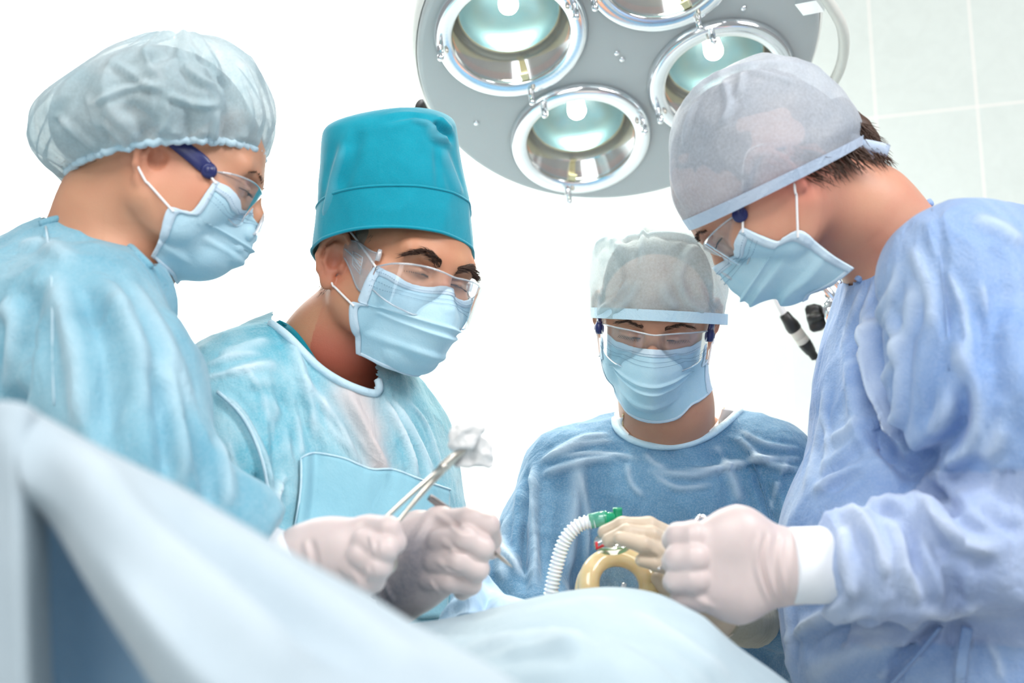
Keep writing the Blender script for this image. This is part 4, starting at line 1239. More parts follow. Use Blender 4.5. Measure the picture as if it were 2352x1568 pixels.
    v, at = folds(v, fc, [
        ([(660, 760), (700, 880), (730, 1020)], .007, .009), ([(690, 900), (720, 1000), (728, 1060)], -.006, .008), ([(800, 900), (850, 1000), (890, 1100)], .006, .007), ([(770, 900), (820, 1010), (850, 1090)], -.005, .007),
        ([(880, 920), (930, 1010), (960, 1120)], .006, .007), ([(910, 930), (970, 1040), (1000, 1140)], .005, .006), ([(860, 930), (900, 1040), (910, 1090)], -.004, .006),
        ([(500, 900), (560, 960), (605, 1060), (620, 1160)], .009, .006), ([(640, 940), (640, 1040), (650, 1120)], -.010, .010), ([(600, 860), (640, 960), (655, 1060)], .006, .009),
        ([(590, 1080), (595, 1150), (610, 1200)], -.012, .009), ([(650, 1080), (630, 1150), (610, 1220)], .007, .008), ([(500, 820), (560, 800), (620, 780)], .004, .010), ([(520, 860), (590, 840), (640, 840)], .004, .010), ([(560, 900), (620, 900), (660, 950)], -.004, .010),
        ([(690, 860), (770, 960), (820, 1060)], .004, .006)] + [(q, .0030, .0046) for q in (
        [(762, 884), (791, 948), (826, 1008), (861, 1057)], [(881, 910), (911, 968), (941, 1038), (961, 1082)], [(891, 910), (941, 968), (981, 1048), (1001, 1087)], [(931, 915), (976, 968), (1006, 1048), (1015, 1090)], [(851, 1008), (870, 1040), (886, 1067)],
        [(712, 938), (722, 1008), (730, 1038)], [(682, 948), (689, 1013), (692, 1048)], [(627, 938), (635, 1008), (652, 1087), (662, 1102)], [(473, 838), (537, 818), (602, 808)], [(465, 870), (530, 855), (612, 836)], [(657, 1097), (627, 1147), (607, 1182)], [(560, 840), (600, 900), (620, 980)], [(740, 900), (760, 980), (800, 1030)], [(520, 1000), (540, 1080), (560, 1180)])])
    tree = bvh(v, fc)
    shw = np.zeros(len(v))
    ln = on_surface(tree, [(815, 905), (850, 980), (870, 1050), (880, 1080)], 6)
    d, t = seg_dist(v, ln); shw += .85 * np.exp(-(d / (.030 - .012 * t)) ** 2) * (v[:, 1] < 1.75)
    col = [(622, 742), (660, 770), (700, 812), (740, 850), (790, 880), (830, 896), (862, 904), (872, 890), (868, 872)]
    fc2 = collar_cut(v, fc, [(622, 738), (660, 768), (700, 810), (740, 848), (790, 878), (830, 894), (858, 902), (866, 880), (862, 700), (640, 650)], 1.35, 1.80)
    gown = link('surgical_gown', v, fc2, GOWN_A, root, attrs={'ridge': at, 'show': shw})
    ln = relax_line(on_surface(tree, col, 6, .002))
    link('collar_binding', *tube(ln, .0050, 8), BINDING, gown)
    sl = on_surface(tree, [(500, 900), (555, 950), (595, 1030), (615, 1110), (620, 1180)], 6, .0005)
    link('seam', *tube(relax_line(sl), .0022, 6), BINDING, gown)
    # teal shirt showing in the neckline
    o_ = [(612, 748), (660, 785), (705, 830), (745, 862), (780, 886)]; i_ = [(640, 738), (668, 752), (700, 790), (725, 830), (752, 866)]
    A = on_surface(tr, o_, 6, .012); B = on_surface(tr, i_, 6, .004)
    if A is not None and B is not None:
        rows = [A * (1 - t) + B * t for t in np.linspace(0, 1, 6)]
        vv = np.array(rows).reshape(-1, 3); ff = grid_faces(len(A), 6)
        link('scrub_shirt', *thicken(vv, ff, -.002), TEAL, root)
        link('shirt_hem', *tube(relax_line(B), .0022, 8), TEAL, root)
    A = on_surface(tr, [(846, 900), (862, 880), (872, 862)], 5, .010); B = on_surface(tr, [(856, 902), (868, 888), (876, 868)], 5, .010)
    # bib panel over the chest
    gx = np.linspace(0, 1, 22); rows = []
    topl = spline([(692, 1052), (722, 1040), (790, 1052), (850, 1076), (905, 1078), (970, 1102), (1034, 1124)], 10)
    botl = spline([(585, 1420), (640, 1420), (720, 1420), (800, 1420), (870, 1420), (950, 1420), (1030, 1420)], 10)
    lft = spline([(692, 1052), (690, 1130), (672, 1230), (630, 1330), (600, 1420)], 8)
    grid = []
    for j, t in enumerate(np.linspace(0, 1, 24)):
        row = []
        for i in range(len(topl)):
            u = i / (len(topl) - 1)
            p = topl[i] * (1 - t) + botl[i] * t
            lp = lft[int(round(t * (len(lft) - 1)))]
            p = p + (lp - (topl[0] * (1 - t) + botl[0] * t)) * (1 - u) ** 2
            h_ = hit(tree, *p)
            row.append([p[0], p[1], h_[1] if h_ is not None else np.nan])
        grid.append(row)
    G = np.array(grid); dep = G[..., 2]
    dep = np.where(np.isnan(dep), np.nanmax(np.where(np.isnan(dep), -1, dep), axis=1, keepdims=True), dep)
    for _ in range(10):
        dd = dep.copy(); dd[1:-1, 1:-1] = (dep[:-2, 1:-1] + dep[2:, 1:-1] + dep[1:-1, :-2] + dep[1:-1, 2:]) / 4; dep = np.minimum(dd, dep)
    u = np.linspace(0, 1, G.shape[1])[None, :]; tt = np.linspace(0, 1, G.shape[0])[:, None]
    dep = dep - .006 - .004 * np.exp(-((u - .10) / .06) ** 2) + .005 * np.exp(-((u - .17) / .03) ** 2) * np.ones_like(tt) - .0015 * np.sin(u * 17 + tt * 2)
    vv = np.array([[c(G[j, i, 0], G[j, i, 1], dep[j, i]) for i in range(G.shape[1])] for j in range(G.shape[0])]).reshape(-1, 3)
    ff = grid_faces(G.shape[1], G.shape[0])
    link('bib_panel', *thicken(vv, ff, -.0015), GOWN_B, gown, attrs=None)
    edge = vv.reshape(G.shape[0], G.shape[1], 3); edge = np.concatenate([edge[::-1, 0], edge[0, 1:]])
    link('seam', *tube(edge, .0014, 6), BINDING, gown)
    # the gloved hand around the scalpel
    ch = [(px((1018, 1200, 1.262), (1078, 1192, 1.240), (1120, 1205, 1.240), (1130, 1240, 1.262)), [.0140, .0122, .0118, .0105]),
          (px((1010, 1245, 1.246), (1070, 1236, 1.226), (1108, 1258, 1.228), (1098, 1285, 1.262)), [.0140, .0126, .0120, .0108]),
          (px((1000, 1288, 1.244), (1056, 1288, 1.226), (1096, 1306, 1.230), (1080, 1326, 1.266)), [.0138, .0122, .0118, .0106]),
          (px((985, 1328, 1.250), (1036, 1334, 1.236), (1080, 1340, 1.242), (1062, 1356, 1.270)), [.0128, .0115, .0112, .010]),
          (px((960, 1210, 1.285), (1040, 1205, 1.300), (1100, 1232, 1.300), (1128, 1262, 1.290)), [.018, .014, .0125, .0105])]
    palm = [(px((900, 1345, 1.285), (945, 1270, 1.275), (1010, 1205, 1.265)), [.033, .034, .020], (V(0, 1, 0), .7)),
            (px((905, 1350, 1.285), (985, 1285, 1.262), (1018, 1260, 1.256)), [.032, .030, .024], (V(0, 1, 0), .65)),
            (px((905, 1355, 1.285), (960, 1335, 1.270), (1000, 1325, 1.262)), [.031, .027, .020], (V(0, 1, 0), .7)),
            (px((868, 1380, 1.29), (905, 1345, 1.285)), [.0285, .031], (V(0, 1, 0), .85))]
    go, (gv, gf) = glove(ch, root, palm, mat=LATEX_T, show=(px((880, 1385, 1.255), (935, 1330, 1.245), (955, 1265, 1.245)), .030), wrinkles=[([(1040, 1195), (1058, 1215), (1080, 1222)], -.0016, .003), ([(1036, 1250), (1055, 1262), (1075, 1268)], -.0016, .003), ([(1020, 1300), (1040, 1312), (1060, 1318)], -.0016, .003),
        ([(985, 1332), (1000, 1350), (1012, 1362)], .002, .003), ([(880, 1330), (890, 1355), (905, 1385)], .0016, .003), ([(872, 1340), (882, 1362), (896, 1388)], -.0014, .003), ([(866, 1350), (876, 1370), (888, 1392)], .0014, .003),
        ([(1000, 1180), (1030, 1200), (1045, 1215)], .0012, .004), ([(1010, 1240), (1035, 1255), (1045, 1270)], .0012, .004), ([(1000, 1285), (1020, 1300), (1035, 1315)], .0012, .004), ([(985, 1180), (960, 1230), (930, 1290)], .0012, .006)])
    link('cuff', *tube(px((820, 1395, 1.29), (880, 1375, 1.288)), [.033, .030], 28, True, (1, .9)), CUFF, gown)
    return root
GOWN_B = mat_fabric('aqua_panel', srgb(140, 192, 208), srgb(152, 200, 214), None, 6, 520, 0.7, 0.15, 0.25, 0.12, 0.3)
P_SENIOR = senior()

# ------------------------------------------------------------------ the anaesthetist at the far end
def young():
    pit = math.radians(20)
    f = V(-.14, -math.cos(pit), -math.sin(pit)); up = V(.035, -.3, 1)
    M = frame(f, up); kk = .955
    H = Head(c(1502, 768, 1.60) - M @ V(0, .085, .012) * kk, f, up, kk)
    base = to_world(c(1530, 1000, 1.80)); base[2] = 0
    root = empty('person', base, 'person in grey-blue cap facing the camera behind the patient, eyes lowered', 'person')
    wl = lambda x, y, z: from_world(V(base[0] + x, base[1] + y, z))
    body = body_mesh(H, [c(1530, 930, 1.70), c(1540, 1010, 1.745)], [.056, .058, .064], [(c(1535, 1120, 1.79), V(.14, .075, .080), None), (c(1545, 1020, 1.785), V(.090, .045, .032), None)],
        [(wl(0, 0, .98), V(.14, .09, .20), None), (wl(0, 0, .82), V(.14, .11, .14), None)],
        [([c(1310, 1110, 1.74), c(1195, 1360, 1.60), c(1300, 1520, 1.46)], [.042, .030, .022]), ([c(1760, 1100, 1.72), c(1800, 1390, 1.63), c(1728, 1425, 1.54)], [.042, .028, .014])] + legs(base, 0, .78), 1.0, 1.0, 1.0, 0, .88, -.009)
    red = lambda L, v: .5 * np.exp(-((L[:, 0] + .082) ** 2 + (L[:, 1] + .01) ** 2 + L[:, 2] ** 2) / .0008)
    tr = head_body(root, H, 'young', body, red)
    eyes(H, root)
    eyebrows(H, HAIR_BR, root, tr, .007, .00032, 110, .005, 5, (.014, .050), (.028, .034, .028))
    S = SDF(H.o - .17, H.o + .17, .003)
    H.ell(S, (0, -.010, .052), (.077, .098, .084), 0); H.ell(S, (0, -.045, .012), (.066, .058, .062), .02)
    S.half(H.P(0, .078, .066), H.M @ V(0, 1, -.75), .01); S.half(H.P(0, -.05, -.02), H.M @ V(0, -.05, -1), .01)
    for q in (-1, 1): H.cap(S, (q * .070, .018, .040), (q * .071, .018, .012), .008, .004, .01)
    v, fc = S.mesh(); link('hair', v, fc, HAIR_BR, root)
    D = 1.67
    R_ = lambda x, y, w, dp, dz, sq=1.0: pring(x, y, w, dp, dz, sq, D)
    crown = [R_(1512, 738, (150, 8), .104, 0.002, .82), R_(1512, 716, (151, 8), .106, .002, .82), R_(1513, 660, (153, 6), .112, .004, .8), R_(1513, 610, (151, 4), .112, .006, .78), R_(1510, 570, (145, 0), .106, .010, .8), R_(1506, 542, (126, -4), .09, .012, .88), R_(1500, 520, (90, -4), .066, .012, .95), R_(1494, 508, (44, 0), .034, .006, 1), R_(1492, 505, (3, 0), .002, 0, 1)]
    vs, fs, seg, m = ring_loft(crown, 150, 10); fc = np.array(fs)
    vs = crumple(vs, fc, .005, 11, 21); vs = crumple(vs, fc, .002, 32, 22)
    vs, at = folds(vs, fc, [([(1375, 715), (1420, 680), (1450, 640)], .007, .006), ([(1400, 715), (1440, 690), (1470, 640)], .005, .006), ([(1550, 620), (1580, 690), (1620, 716)], .006, .006), ([(1660, 720), (1640, 690), (1620, 640)], -.007, .008), ([(1600, 560), (1570, 600), (1560, 640)], .005, .007),
        ([(1365, 570), (1400, 550), (1430, 580)], .006, .008), ([(1480, 506), (1476, 550), (1470, 610)], .005, .004), ([(1400, 560), (1470, 540), (1560, 540), (1640, 570)], .004, .006), ([(1420, 590), (1420, 650), (1400, 700)], -.004, .010), ([(1520, 640), (1530, 680), (1560, 710)], .004, .008)])
    cap = link('scrub_cap', vs, fs, VEIL_D, root, attrs={'ridge': np.clip(at, 0, 1) * .8})
    band = [R_(1512, 738, (153, 8), .1085, .002, .82), R_(1512, 714, (154, 8), .1095, .002, .82)]
    vs, fs, seg, m = ring_loft(band, 150, 6)
    link('cap_band', vs, fs, BINDING, cap)
    face_mask(H, root, tr, mask_rows(.0, .92, 1.0, dz=.006, low=(-.002, -.008, -.01), taper=.86), (1, -1), (.34, .52, .72), .0030)
    goggles(H, root, NAVY, 'wrap', .034, .082, .074, .026, -.034, 0, .010, (1, -1), True)
    # gown
    S = SDF(c(1080, 1200, 1.30) - V(.04, .05, .95), c(1920, 860, 1.8) + V(.06, .25, .05), .0042)
    S.ell(c(1530, 1140, 1.77), V(.175, .118, .115), None, 0)
    S.ell(wl(0, 0, .96), V(.185, .145, .26), None, .06)
    S.chain([wl(0, 0.04, .9), wl(-.03, .06, .45)], [.15, .14], .08)
    S.chain(px((1420, 1045, 1.77), (1310, 1100, 1.74)), [.048, .066], .05)
    S.chain(px((1310, 1100, 1.74), (1255, 1230, 1.68), (1200, 1365, 1.60)), [.068, .062, .056], .025)
    S.chain(px((1200, 1365, 1.60), (1300, 1520, 1.46)), [.052, .040], .02)
    S.chain(px((1660, 1030, 1.76), (1755, 1085, 1.73)), [.052, .072], .05)
    S.chain(px((1755, 1085, 1.73), (1800, 1240, 1.68), (1812, 1390, 1.61)), [.076, .068, .060], .025)
    S.chain(px((1800, 1390, 1.62), (1748, 1410, 1.60)), [.050, .036], .02)
    S.half(wl(0, 0, .38), -UPW, .004)
    v, fc = S.mesh(0, 2)
    v = crumple(v, fc, .004, 10, 31, (1, 1, .6)); v = crumple(v, fc, .0018, 30, 32, (1, 1, .8))
    v, at = folds(v, fc, [
        ([(1226, 1070), (1222, 1200), (1228, 1360)], .012, .008), ([(1212, 1090), (1205, 1200), (1205, 1350)], -.012, .009), ([(1170, 1180), (1150, 1260), (1160, 1340)], .006, .010),
        ([(1240, 1060), (1330, 1010), (1400, 1000)], .005, .008), ([(1240, 1090), (1340, 1060), (1420, 1050)], .005, .007), ([(1690, 1000), (1760, 1060), (1840, 1080)], .006, .006), ([(1690, 1040), (1760, 1090), (1840, 1100)], -.004, .007),
        ([(1480, 1080), (1600, 1090), (1700, 1060), (1780, 1050)], .005, .007), ([(1740, 1080), (1770, 1160), (1790, 1260)], -.009, .010), ([(1330, 1050), (1320, 1180), (1300, 1340)], .005, .012), ([(1380, 1060), (1390, 1200), (1380, 1330)], -.004, .012), ([(1640, 1020), (1680, 1090), (1700, 1160)], .004, .008), ([(1540, 1040), (1600, 1060), (1680, 1040)], -.003, .008),
        ([(1130, 1240), (1180, 1290), (1215, 1330)], .006, .009)] + [(q, .0030, .0046) for q in (
        [(1694, 985), (1762, 1020), (1840, 1031)], [(1717, 1048), (1784, 1053), (1840, 1053)], [(1571, 1076), (1655, 1076), (1739, 1059), (1784, 1048)], [(1750, 1081), (1762, 1138), (1784, 1182)], [(1812, 1048), (1784, 1115), (1767, 1171)], [(1240, 1060), (1330, 1022), (1410, 1012)], [(1280, 1045), (1380, 1040), (1470, 1055)], [(1480, 1040), (1500, 1062), (1530, 1075)], [(1330, 1080), (1350, 1180), (1345, 1300)], [(1440, 1060), (1450, 1110), (1480, 1140)], [(1500, 1090), (1560, 1120), (1640, 1110)], [(1130, 1200), (1160, 1260), (1200, 1320)])])
    tree = bvh(v, fc)
    col = [(1412, 962), (1416, 984), (1440, 1004), (1480, 1020), (1525, 1026), (1580, 1020), (1630, 1000), (1668, 972), (1700, 942)]
    fc2 = collar_cut(v, fc, [(1410, 956), (1414, 982), (1440, 1002), (1480, 1018), (1525, 1024), (1580, 1018), (1630, 998), (1668, 970), (1704, 936), (1660, 860), (1420, 860)], 1.4, 2.0)
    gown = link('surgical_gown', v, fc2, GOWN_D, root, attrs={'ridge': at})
    ln = relax_line(on_surface(tree, col, 6, .004))
    link('collar_binding', *tube(ln, .0052, 8), BINDING, gown)
    sl = on_surface(tree, [(1694, 960), (1720, 1040), (1745, 1100), (1765, 1170), (1790, 1280)], 6, .0004)
    if sl is not None: link('seam', *tube(relax_line(sl), .0013, 6), GOWN_D, gown)
    for o_, i_ in (([(1704, 946), (1672, 978), (1636, 1000)], [(1660, 938), (1652, 962), (1630, 990)]), ([(1408, 962), (1414, 982), (1440, 1004)], [(1432, 958), (1430, 976), (1446, 996)])):
        A = on_surface(tr, o_, 6, .010); B = on_surface(tr, i_, 6, .0035)
        if A is None or B is None: continue
        rows = [A * (1 - t) + B * t for t in np.linspace(0, 1, 5)]
        link('undershirt', *thicken(np.array(rows).reshape(-1, 3), grid_faces(len(A), 5), -.0018), ELASTIC, root)
    ch_ = on_surface(tr, [(1432, 950), (1430, 975), (1445, 1000)], 8, .0015); ch2 = on_surface(tr, [(1663, 936), (1658, 960), (1640, 985)], 8, .0015)
    for q in (ch_, ch2):
        if q is not None: link('necklace', *tube(relax_line(q), .0013, 6), GOLD, root)
    # the gloved hand on the breathing mask: four fingers over the cushion, thumb and palm behind
    ch = [(px((1560, 1240, 1.335), (1490, 1206, 1.325), (1430, 1205, 1.322), (1388, 1222, 1.325)), [.0106, .0092, .0085, .0074]),
          (px((1560, 1262, 1.325), (1495, 1228, 1.308), (1440, 1222, 1.302), (1398, 1240, 1.305)), [.0108, .0095, .0087, .0076]),
          (px((1565, 1290, 1.318), (1520, 1268, 1.300), (1475, 1250, 1.290), (1424, 1236, 1.288)), [.0108, .0094, .0086, .0075]),
          (px((1570, 1318, 1.320), (1545, 1304, 1.304), (1510, 1294, 1.296), (1474, 1286, 1.294)), [.0102, .0090, .0082, .0072]),
          (px((1600, 1370, 1.36), (1560, 1360, 1.36), (1530, 1345, 1.362), (1512, 1330, 1.366)), [.0135, .0115, .010, .009])]
    palm = [(px((1640, 1400, 1.365), (1620, 1340, 1.352), (1575, 1270, 1.338)), [.030, .034, .026], (V(0, 1, 0), .6)), (px((1638, 1408, 1.365), (1600, 1350, 1.350)), [.028, .028], (V(0, 1, 0), .7))]
    glove(ch, root, palm, mat=LATEX2, k=.0012, wrinkles=[([(1500, 1262), (1510, 1275), (1520, 1288)], .0010, .003)])
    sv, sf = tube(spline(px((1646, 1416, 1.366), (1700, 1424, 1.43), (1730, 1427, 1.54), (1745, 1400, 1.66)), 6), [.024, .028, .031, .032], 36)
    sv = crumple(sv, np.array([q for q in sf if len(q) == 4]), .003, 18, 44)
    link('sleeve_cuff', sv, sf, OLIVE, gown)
    return root
GOLD = mat_simple('pale_gold', srgb(226, 206, 160), 0.25, 0.9)
OLIVE = mat_fabric('olive_sleeve_cloth', srgb(150, 146, 128), srgb(164, 158, 138), None, 8, 420, 0.8, 0.3, 0.2, 0.3, 0.4)  # olive-grey cloth of the sleeve end
LATEX2 = mat_simple('cream_latex', srgb(198, 181, 160), 0.42, 0, (500, 0.12), Subsurface_Weight=0.1, Subsurface_Scale=0.008)
P_YOUNG = young()

# ------------------------------------------------------------------ the man at the right, bent over the table
def tall():
    f = V(-.62, .16, -.77); up = V(-.6, .12, .6)
    M = frame(f, up); kk = .98
    H = Head(c(1782, 412, 1.36) - M @ V(-.077, 0, 0) * kk, f, up, kk)
    base = to_world(c(2130, 900, 1.46)); base[2] = 0
    root = empty('person', base, 'person bent over from the right in a lavender-grey cap, fists together', 'person')
    wl = lambda x, y, z: from_world(V(base[0] + x, base[1] + y, z))
    body = body_mesh(H, [c(1985, 500, 1.45), c(2085, 610, 1.47)], [.060, .058, .070], [(c(2170, 740, 1.48), V(.10, .13, .10), None)],
        [(wl(.05, -.02, 1.10), V(.09, .11, .22), None), (wl(.06, -.02, .92), V(.10, .11, .14), None)],
        [([c(2230, 680, 1.32), c(2400, 1220, 1.24), c(1850, 1296, 1.215)], [.05, .038, .026]), ([c(2150, 700, 1.58), c(2150, 1150, 1.56), c(2050, 1400, 1.50)], [.044, .034, .022]),
         ([wl(.02, -.09, .9), wl(.02, -.09, .5), wl(.02, -.09, .08), wl(-.09, -.09, .04)], [.085, .055, .045, .035]), ([wl(.02, .09, .9), wl(.02, .09, .5), wl(.02, .09, .08), wl(-.09, .09, .04)], [.085, .055, .045, .035])], .95, .95, 1.0, -.004, 1.0, -.004)
    red = lambda L, v: .9 * np.exp(-((L[:, 0] + .085) ** 2 / .0006 + ((L[:, 1] + .012) ** 2 + (L[:, 2] - .008) ** 2) / .0012)) + .35 * np.exp(-((L[:, 1] + .03) ** 2 + (L[:, 2] + .03) ** 2) / .0012)
    tr = head_body(root, H, 'tall', body, red)
    eyes(H, root); eyebrows(H, BROWM, root, tr, .008, .00035, 100, .005, 6)
    S = SDF(H.o - .18, H.o + .18, .003)
    H.ell(S, (0, -.012, .052), (.078, .100, .086), 0); H.ell(S, (0, -.052, .014), (.066, .060, .070), .02)
    S.half(H.P(0, .085, .05), H.M @ V(0, 1, -.5), .01); S.half(H.P(0, -.05, -.045), H.M @ V(0, .1, -1), .01)
    H.cap(S, (-.069, .020, .034), (-.070, .022, .006), .008, .004, .01)
    H.ell(S, (-.080, -.012, .010), (.02, .022, .03), .004, 'sub')
    S.chain(px((1925, 270, 1.44), (1955, 296, 1.44), (1992, 330, 1.44), (2022, 352, 1.44)), [.022, .019, .013, .004], .01)
    v, fc = S.mesh(); v = crumple(v, fc, .004, 40, 51, (1, 1, 1))
    link('hair', v, fc, HAIR_BR, root)
    rnd = random.Random(21); R, Dd = [], []
    for _ in range(420):
        t = rnd.random(); q = np.array([np.interp(t, [0, .5, 1], [a, b, e]) for a, b, e in ((1950, 1985, 2012), (262, 305, 345), (1.43, 1.43, 1.43))])
        R.append(c(q[0] + rnd.uniform(-16, 10), q[1] + rnd.uniform(-14, 16), q[2] + rnd.uniform(-.035, .03))); Dd.append(V(.62, rnd.uniform(-.3, .3), -.78))
    for _ in range(160):
        t = rnd.random(); q = (1850 + 135 * t, 388 - 50 * t)
        R.append(c(q[0], q[1] + rnd.uniform(-8, 4), 1.372 + rnd.uniform(-.006, .008))); Dd.append(V(.35 + .5 * t, -.15, -.8))
    for _ in range(60):
        R.append(H.P(-.070 + rnd.uniform(-.006, .004), -.030 + rnd.uniform(-.02, .012), -.01 + rnd.uniform(-.02, .02))); Dd.append(H.M @ V(-.25, -.3, -1))
    link('hair', *strands(R, Dd, .030, .0007, 5, V(.012, 0, .002), 22, .35), HAIR_BR, root)
    # cap
    D = 1.44
    R_ = lambda x, y, w, dp, dz=0.0, sq=1.0: pring(x, y, w, dp, dz, sq, D)
    crown = [R_(1776, 425, (190, -96), .099, .006, .9), R_(1768, 404, (198, -94), .105, .006, .9), R_(1756, 362, (212, -84), .108, .008, .88), R_(1742, 306, (205, -68), .106, .008, .88), R_(1728, 246, (184, -48), .10, .008, .88), R_(1726, 196, (148, -30), .085, .006, .92), R_(1732, 158, (98, -16), .06, .004, .96), R_(1738, 136, (46, -6), .03, .002, 1), R_(1740, 129, (3, 0), .002, 0, 1)]
    vs, fs, seg, m = ring_loft(crown, 150, 10); fc = np.array(fs)
    vs = crumple(vs, fc, .003, 10, 61); vs = crumple(vs, fc, .0012, 34, 62)
    vs, at = folds(vs, fc, [([(1560, 245), (1640, 180), (1740, 150), (1860, 150)], .006, .006), ([(1660, 180), (1675, 240), (1655, 290)], .006, .005), ([(1705, 160), (1700, 200), (1690, 220)], .005, .004), ([(1715, 160), (1760, 170), (1830, 190)], .004, .005), ([(1600, 230), (1580, 280), (1570, 330)], .004, .006), ([(1550, 300), (1545, 400), (1570, 470)], .003, .008)])
    cap = link('scrub_cap', vs, fs, VEIL_P, root, attrs={'ridge': np.clip(at, 0, 1) * .8})
    band = [R_(1779, 431, (193, -98), .1025, .006, .9), R_(1771, 409, (201, -96), .1080, .006, .9)]
    vs, fs, seg, m = ring_loft(band, 150, 6)
    link('cap_band', vs, fs, BINDING2, cap)
    kn = c(1958, 324, 1.40)
    bx = SDF(kn - .04, kn + .04, .0015); bx.ell(kn, V(.008, .006, .008), None, 0); bx.chain([kn, kn + V(.006, 0, .001)], [.008, .006], .004)
    v, fc = bx.mesh(); link('tie_knot', v, fc, BINDING2, cap)
    for ln in ([(1966, 326, 1.398), (1990, 340, 1.396), (2012, 352, 1.40)], [(1966, 326, 1.398), (2000, 334, 1.392), (2040, 346, 1.40)]):
        p = spline(px(*ln), 6)
        link('tie', *tube(p, [.0045, .006, .0075], 8, True, (.25, 1)), BINDING2, cap)
    face_mask(H, root, tr, mask_rows(-.008, .98, .98, dz=-.004, low=(-.014, -.006, .002), ez=.018, cz=.002), (-1,), (.36, .56, .76), .0028)
    goggles(H, root, NAVY, 'wrap', .030, .080, .073, .022, -.036, 0, .010, (-1,), True)
    # gown
    S = SDF(c(1760, 1300, 1.25) - V(.04, .12, .75), c(2600, 420, 1.5) + V(.06, .36, .05), .0046)
    S.ell(c(2130, 880, 1.48), V(.12, .17, .20), None, 0)
    S.chain(px((2085, 640, 1.47), (2150, 740, 1.48)), [.058, .09], .04)
    S.ell(wl(.05, -.04, 1.02), V(.140, .14, .30), None, .06)
    S.chain([wl(.06, -.02, 1.0), wl(.10, -.03, .45)], [.16, .15], .08)
    S.chain(px((2215, 650, 1.31), (2270, 900, 1.27), (2390, 1200, 1.25)), [.088, .092, .080], .03)
    S.ell(c(2300, 640, 1.42), V(.11, .14, .085), None, .05)
    S.chain(px((2390, 1210, 1.25), (2180, 1275, 1.225), (1998, 1290, 1.215)), [.075, .066, .058], .015)
    S.ell(c(1968, 1285, 1.215), V(.020, .048, .054), None, .01)
    S.chain(px((2075, 980, 1.45), (2068, 1250, 1.415), (2072, 1450, 1.40), (2105, 1750, 1.41)), [.098, .122, .116, .116], .06)
    S.chain(px((2000, 860, 1.335), (2040, 1010, 1.31), (2090, 1110, 1.27), (2170, 1120, 1.20)), [.006, .020, .030, .018], .02, op='sub')
    S.half(wl(0, 0, .38), -UPW, .004)
    S.chain(px((2150, 720, 1.58), (2150, 1150, 1.56)), [.08, .07], .05)
    v, fc = S.mesh(0, 2)
    x2 = v[:, 0] / v[:, 1] * FPX + W_PX / 2; y2 = H_PX / 2 - v[:, 2] / v[:, 1] * FPX
    slv = ((y2 > 1080) & (y2 < 1480) & (x2 > 1880) & (v[:, 1] < 1.30)).astype(float)
    v = crumple(v, fc, .013, 10, 71, (1.9, 1, .5), slv); v = crumple(v, fc, .005, 22, 77, (1.8, 1, .6), slv); v = crumple(v, fc, .005, 9, 72, (1, 1, .5), 1 - slv); v = crumple(v, fc, .002, 28, 73, (1, 1, .7))
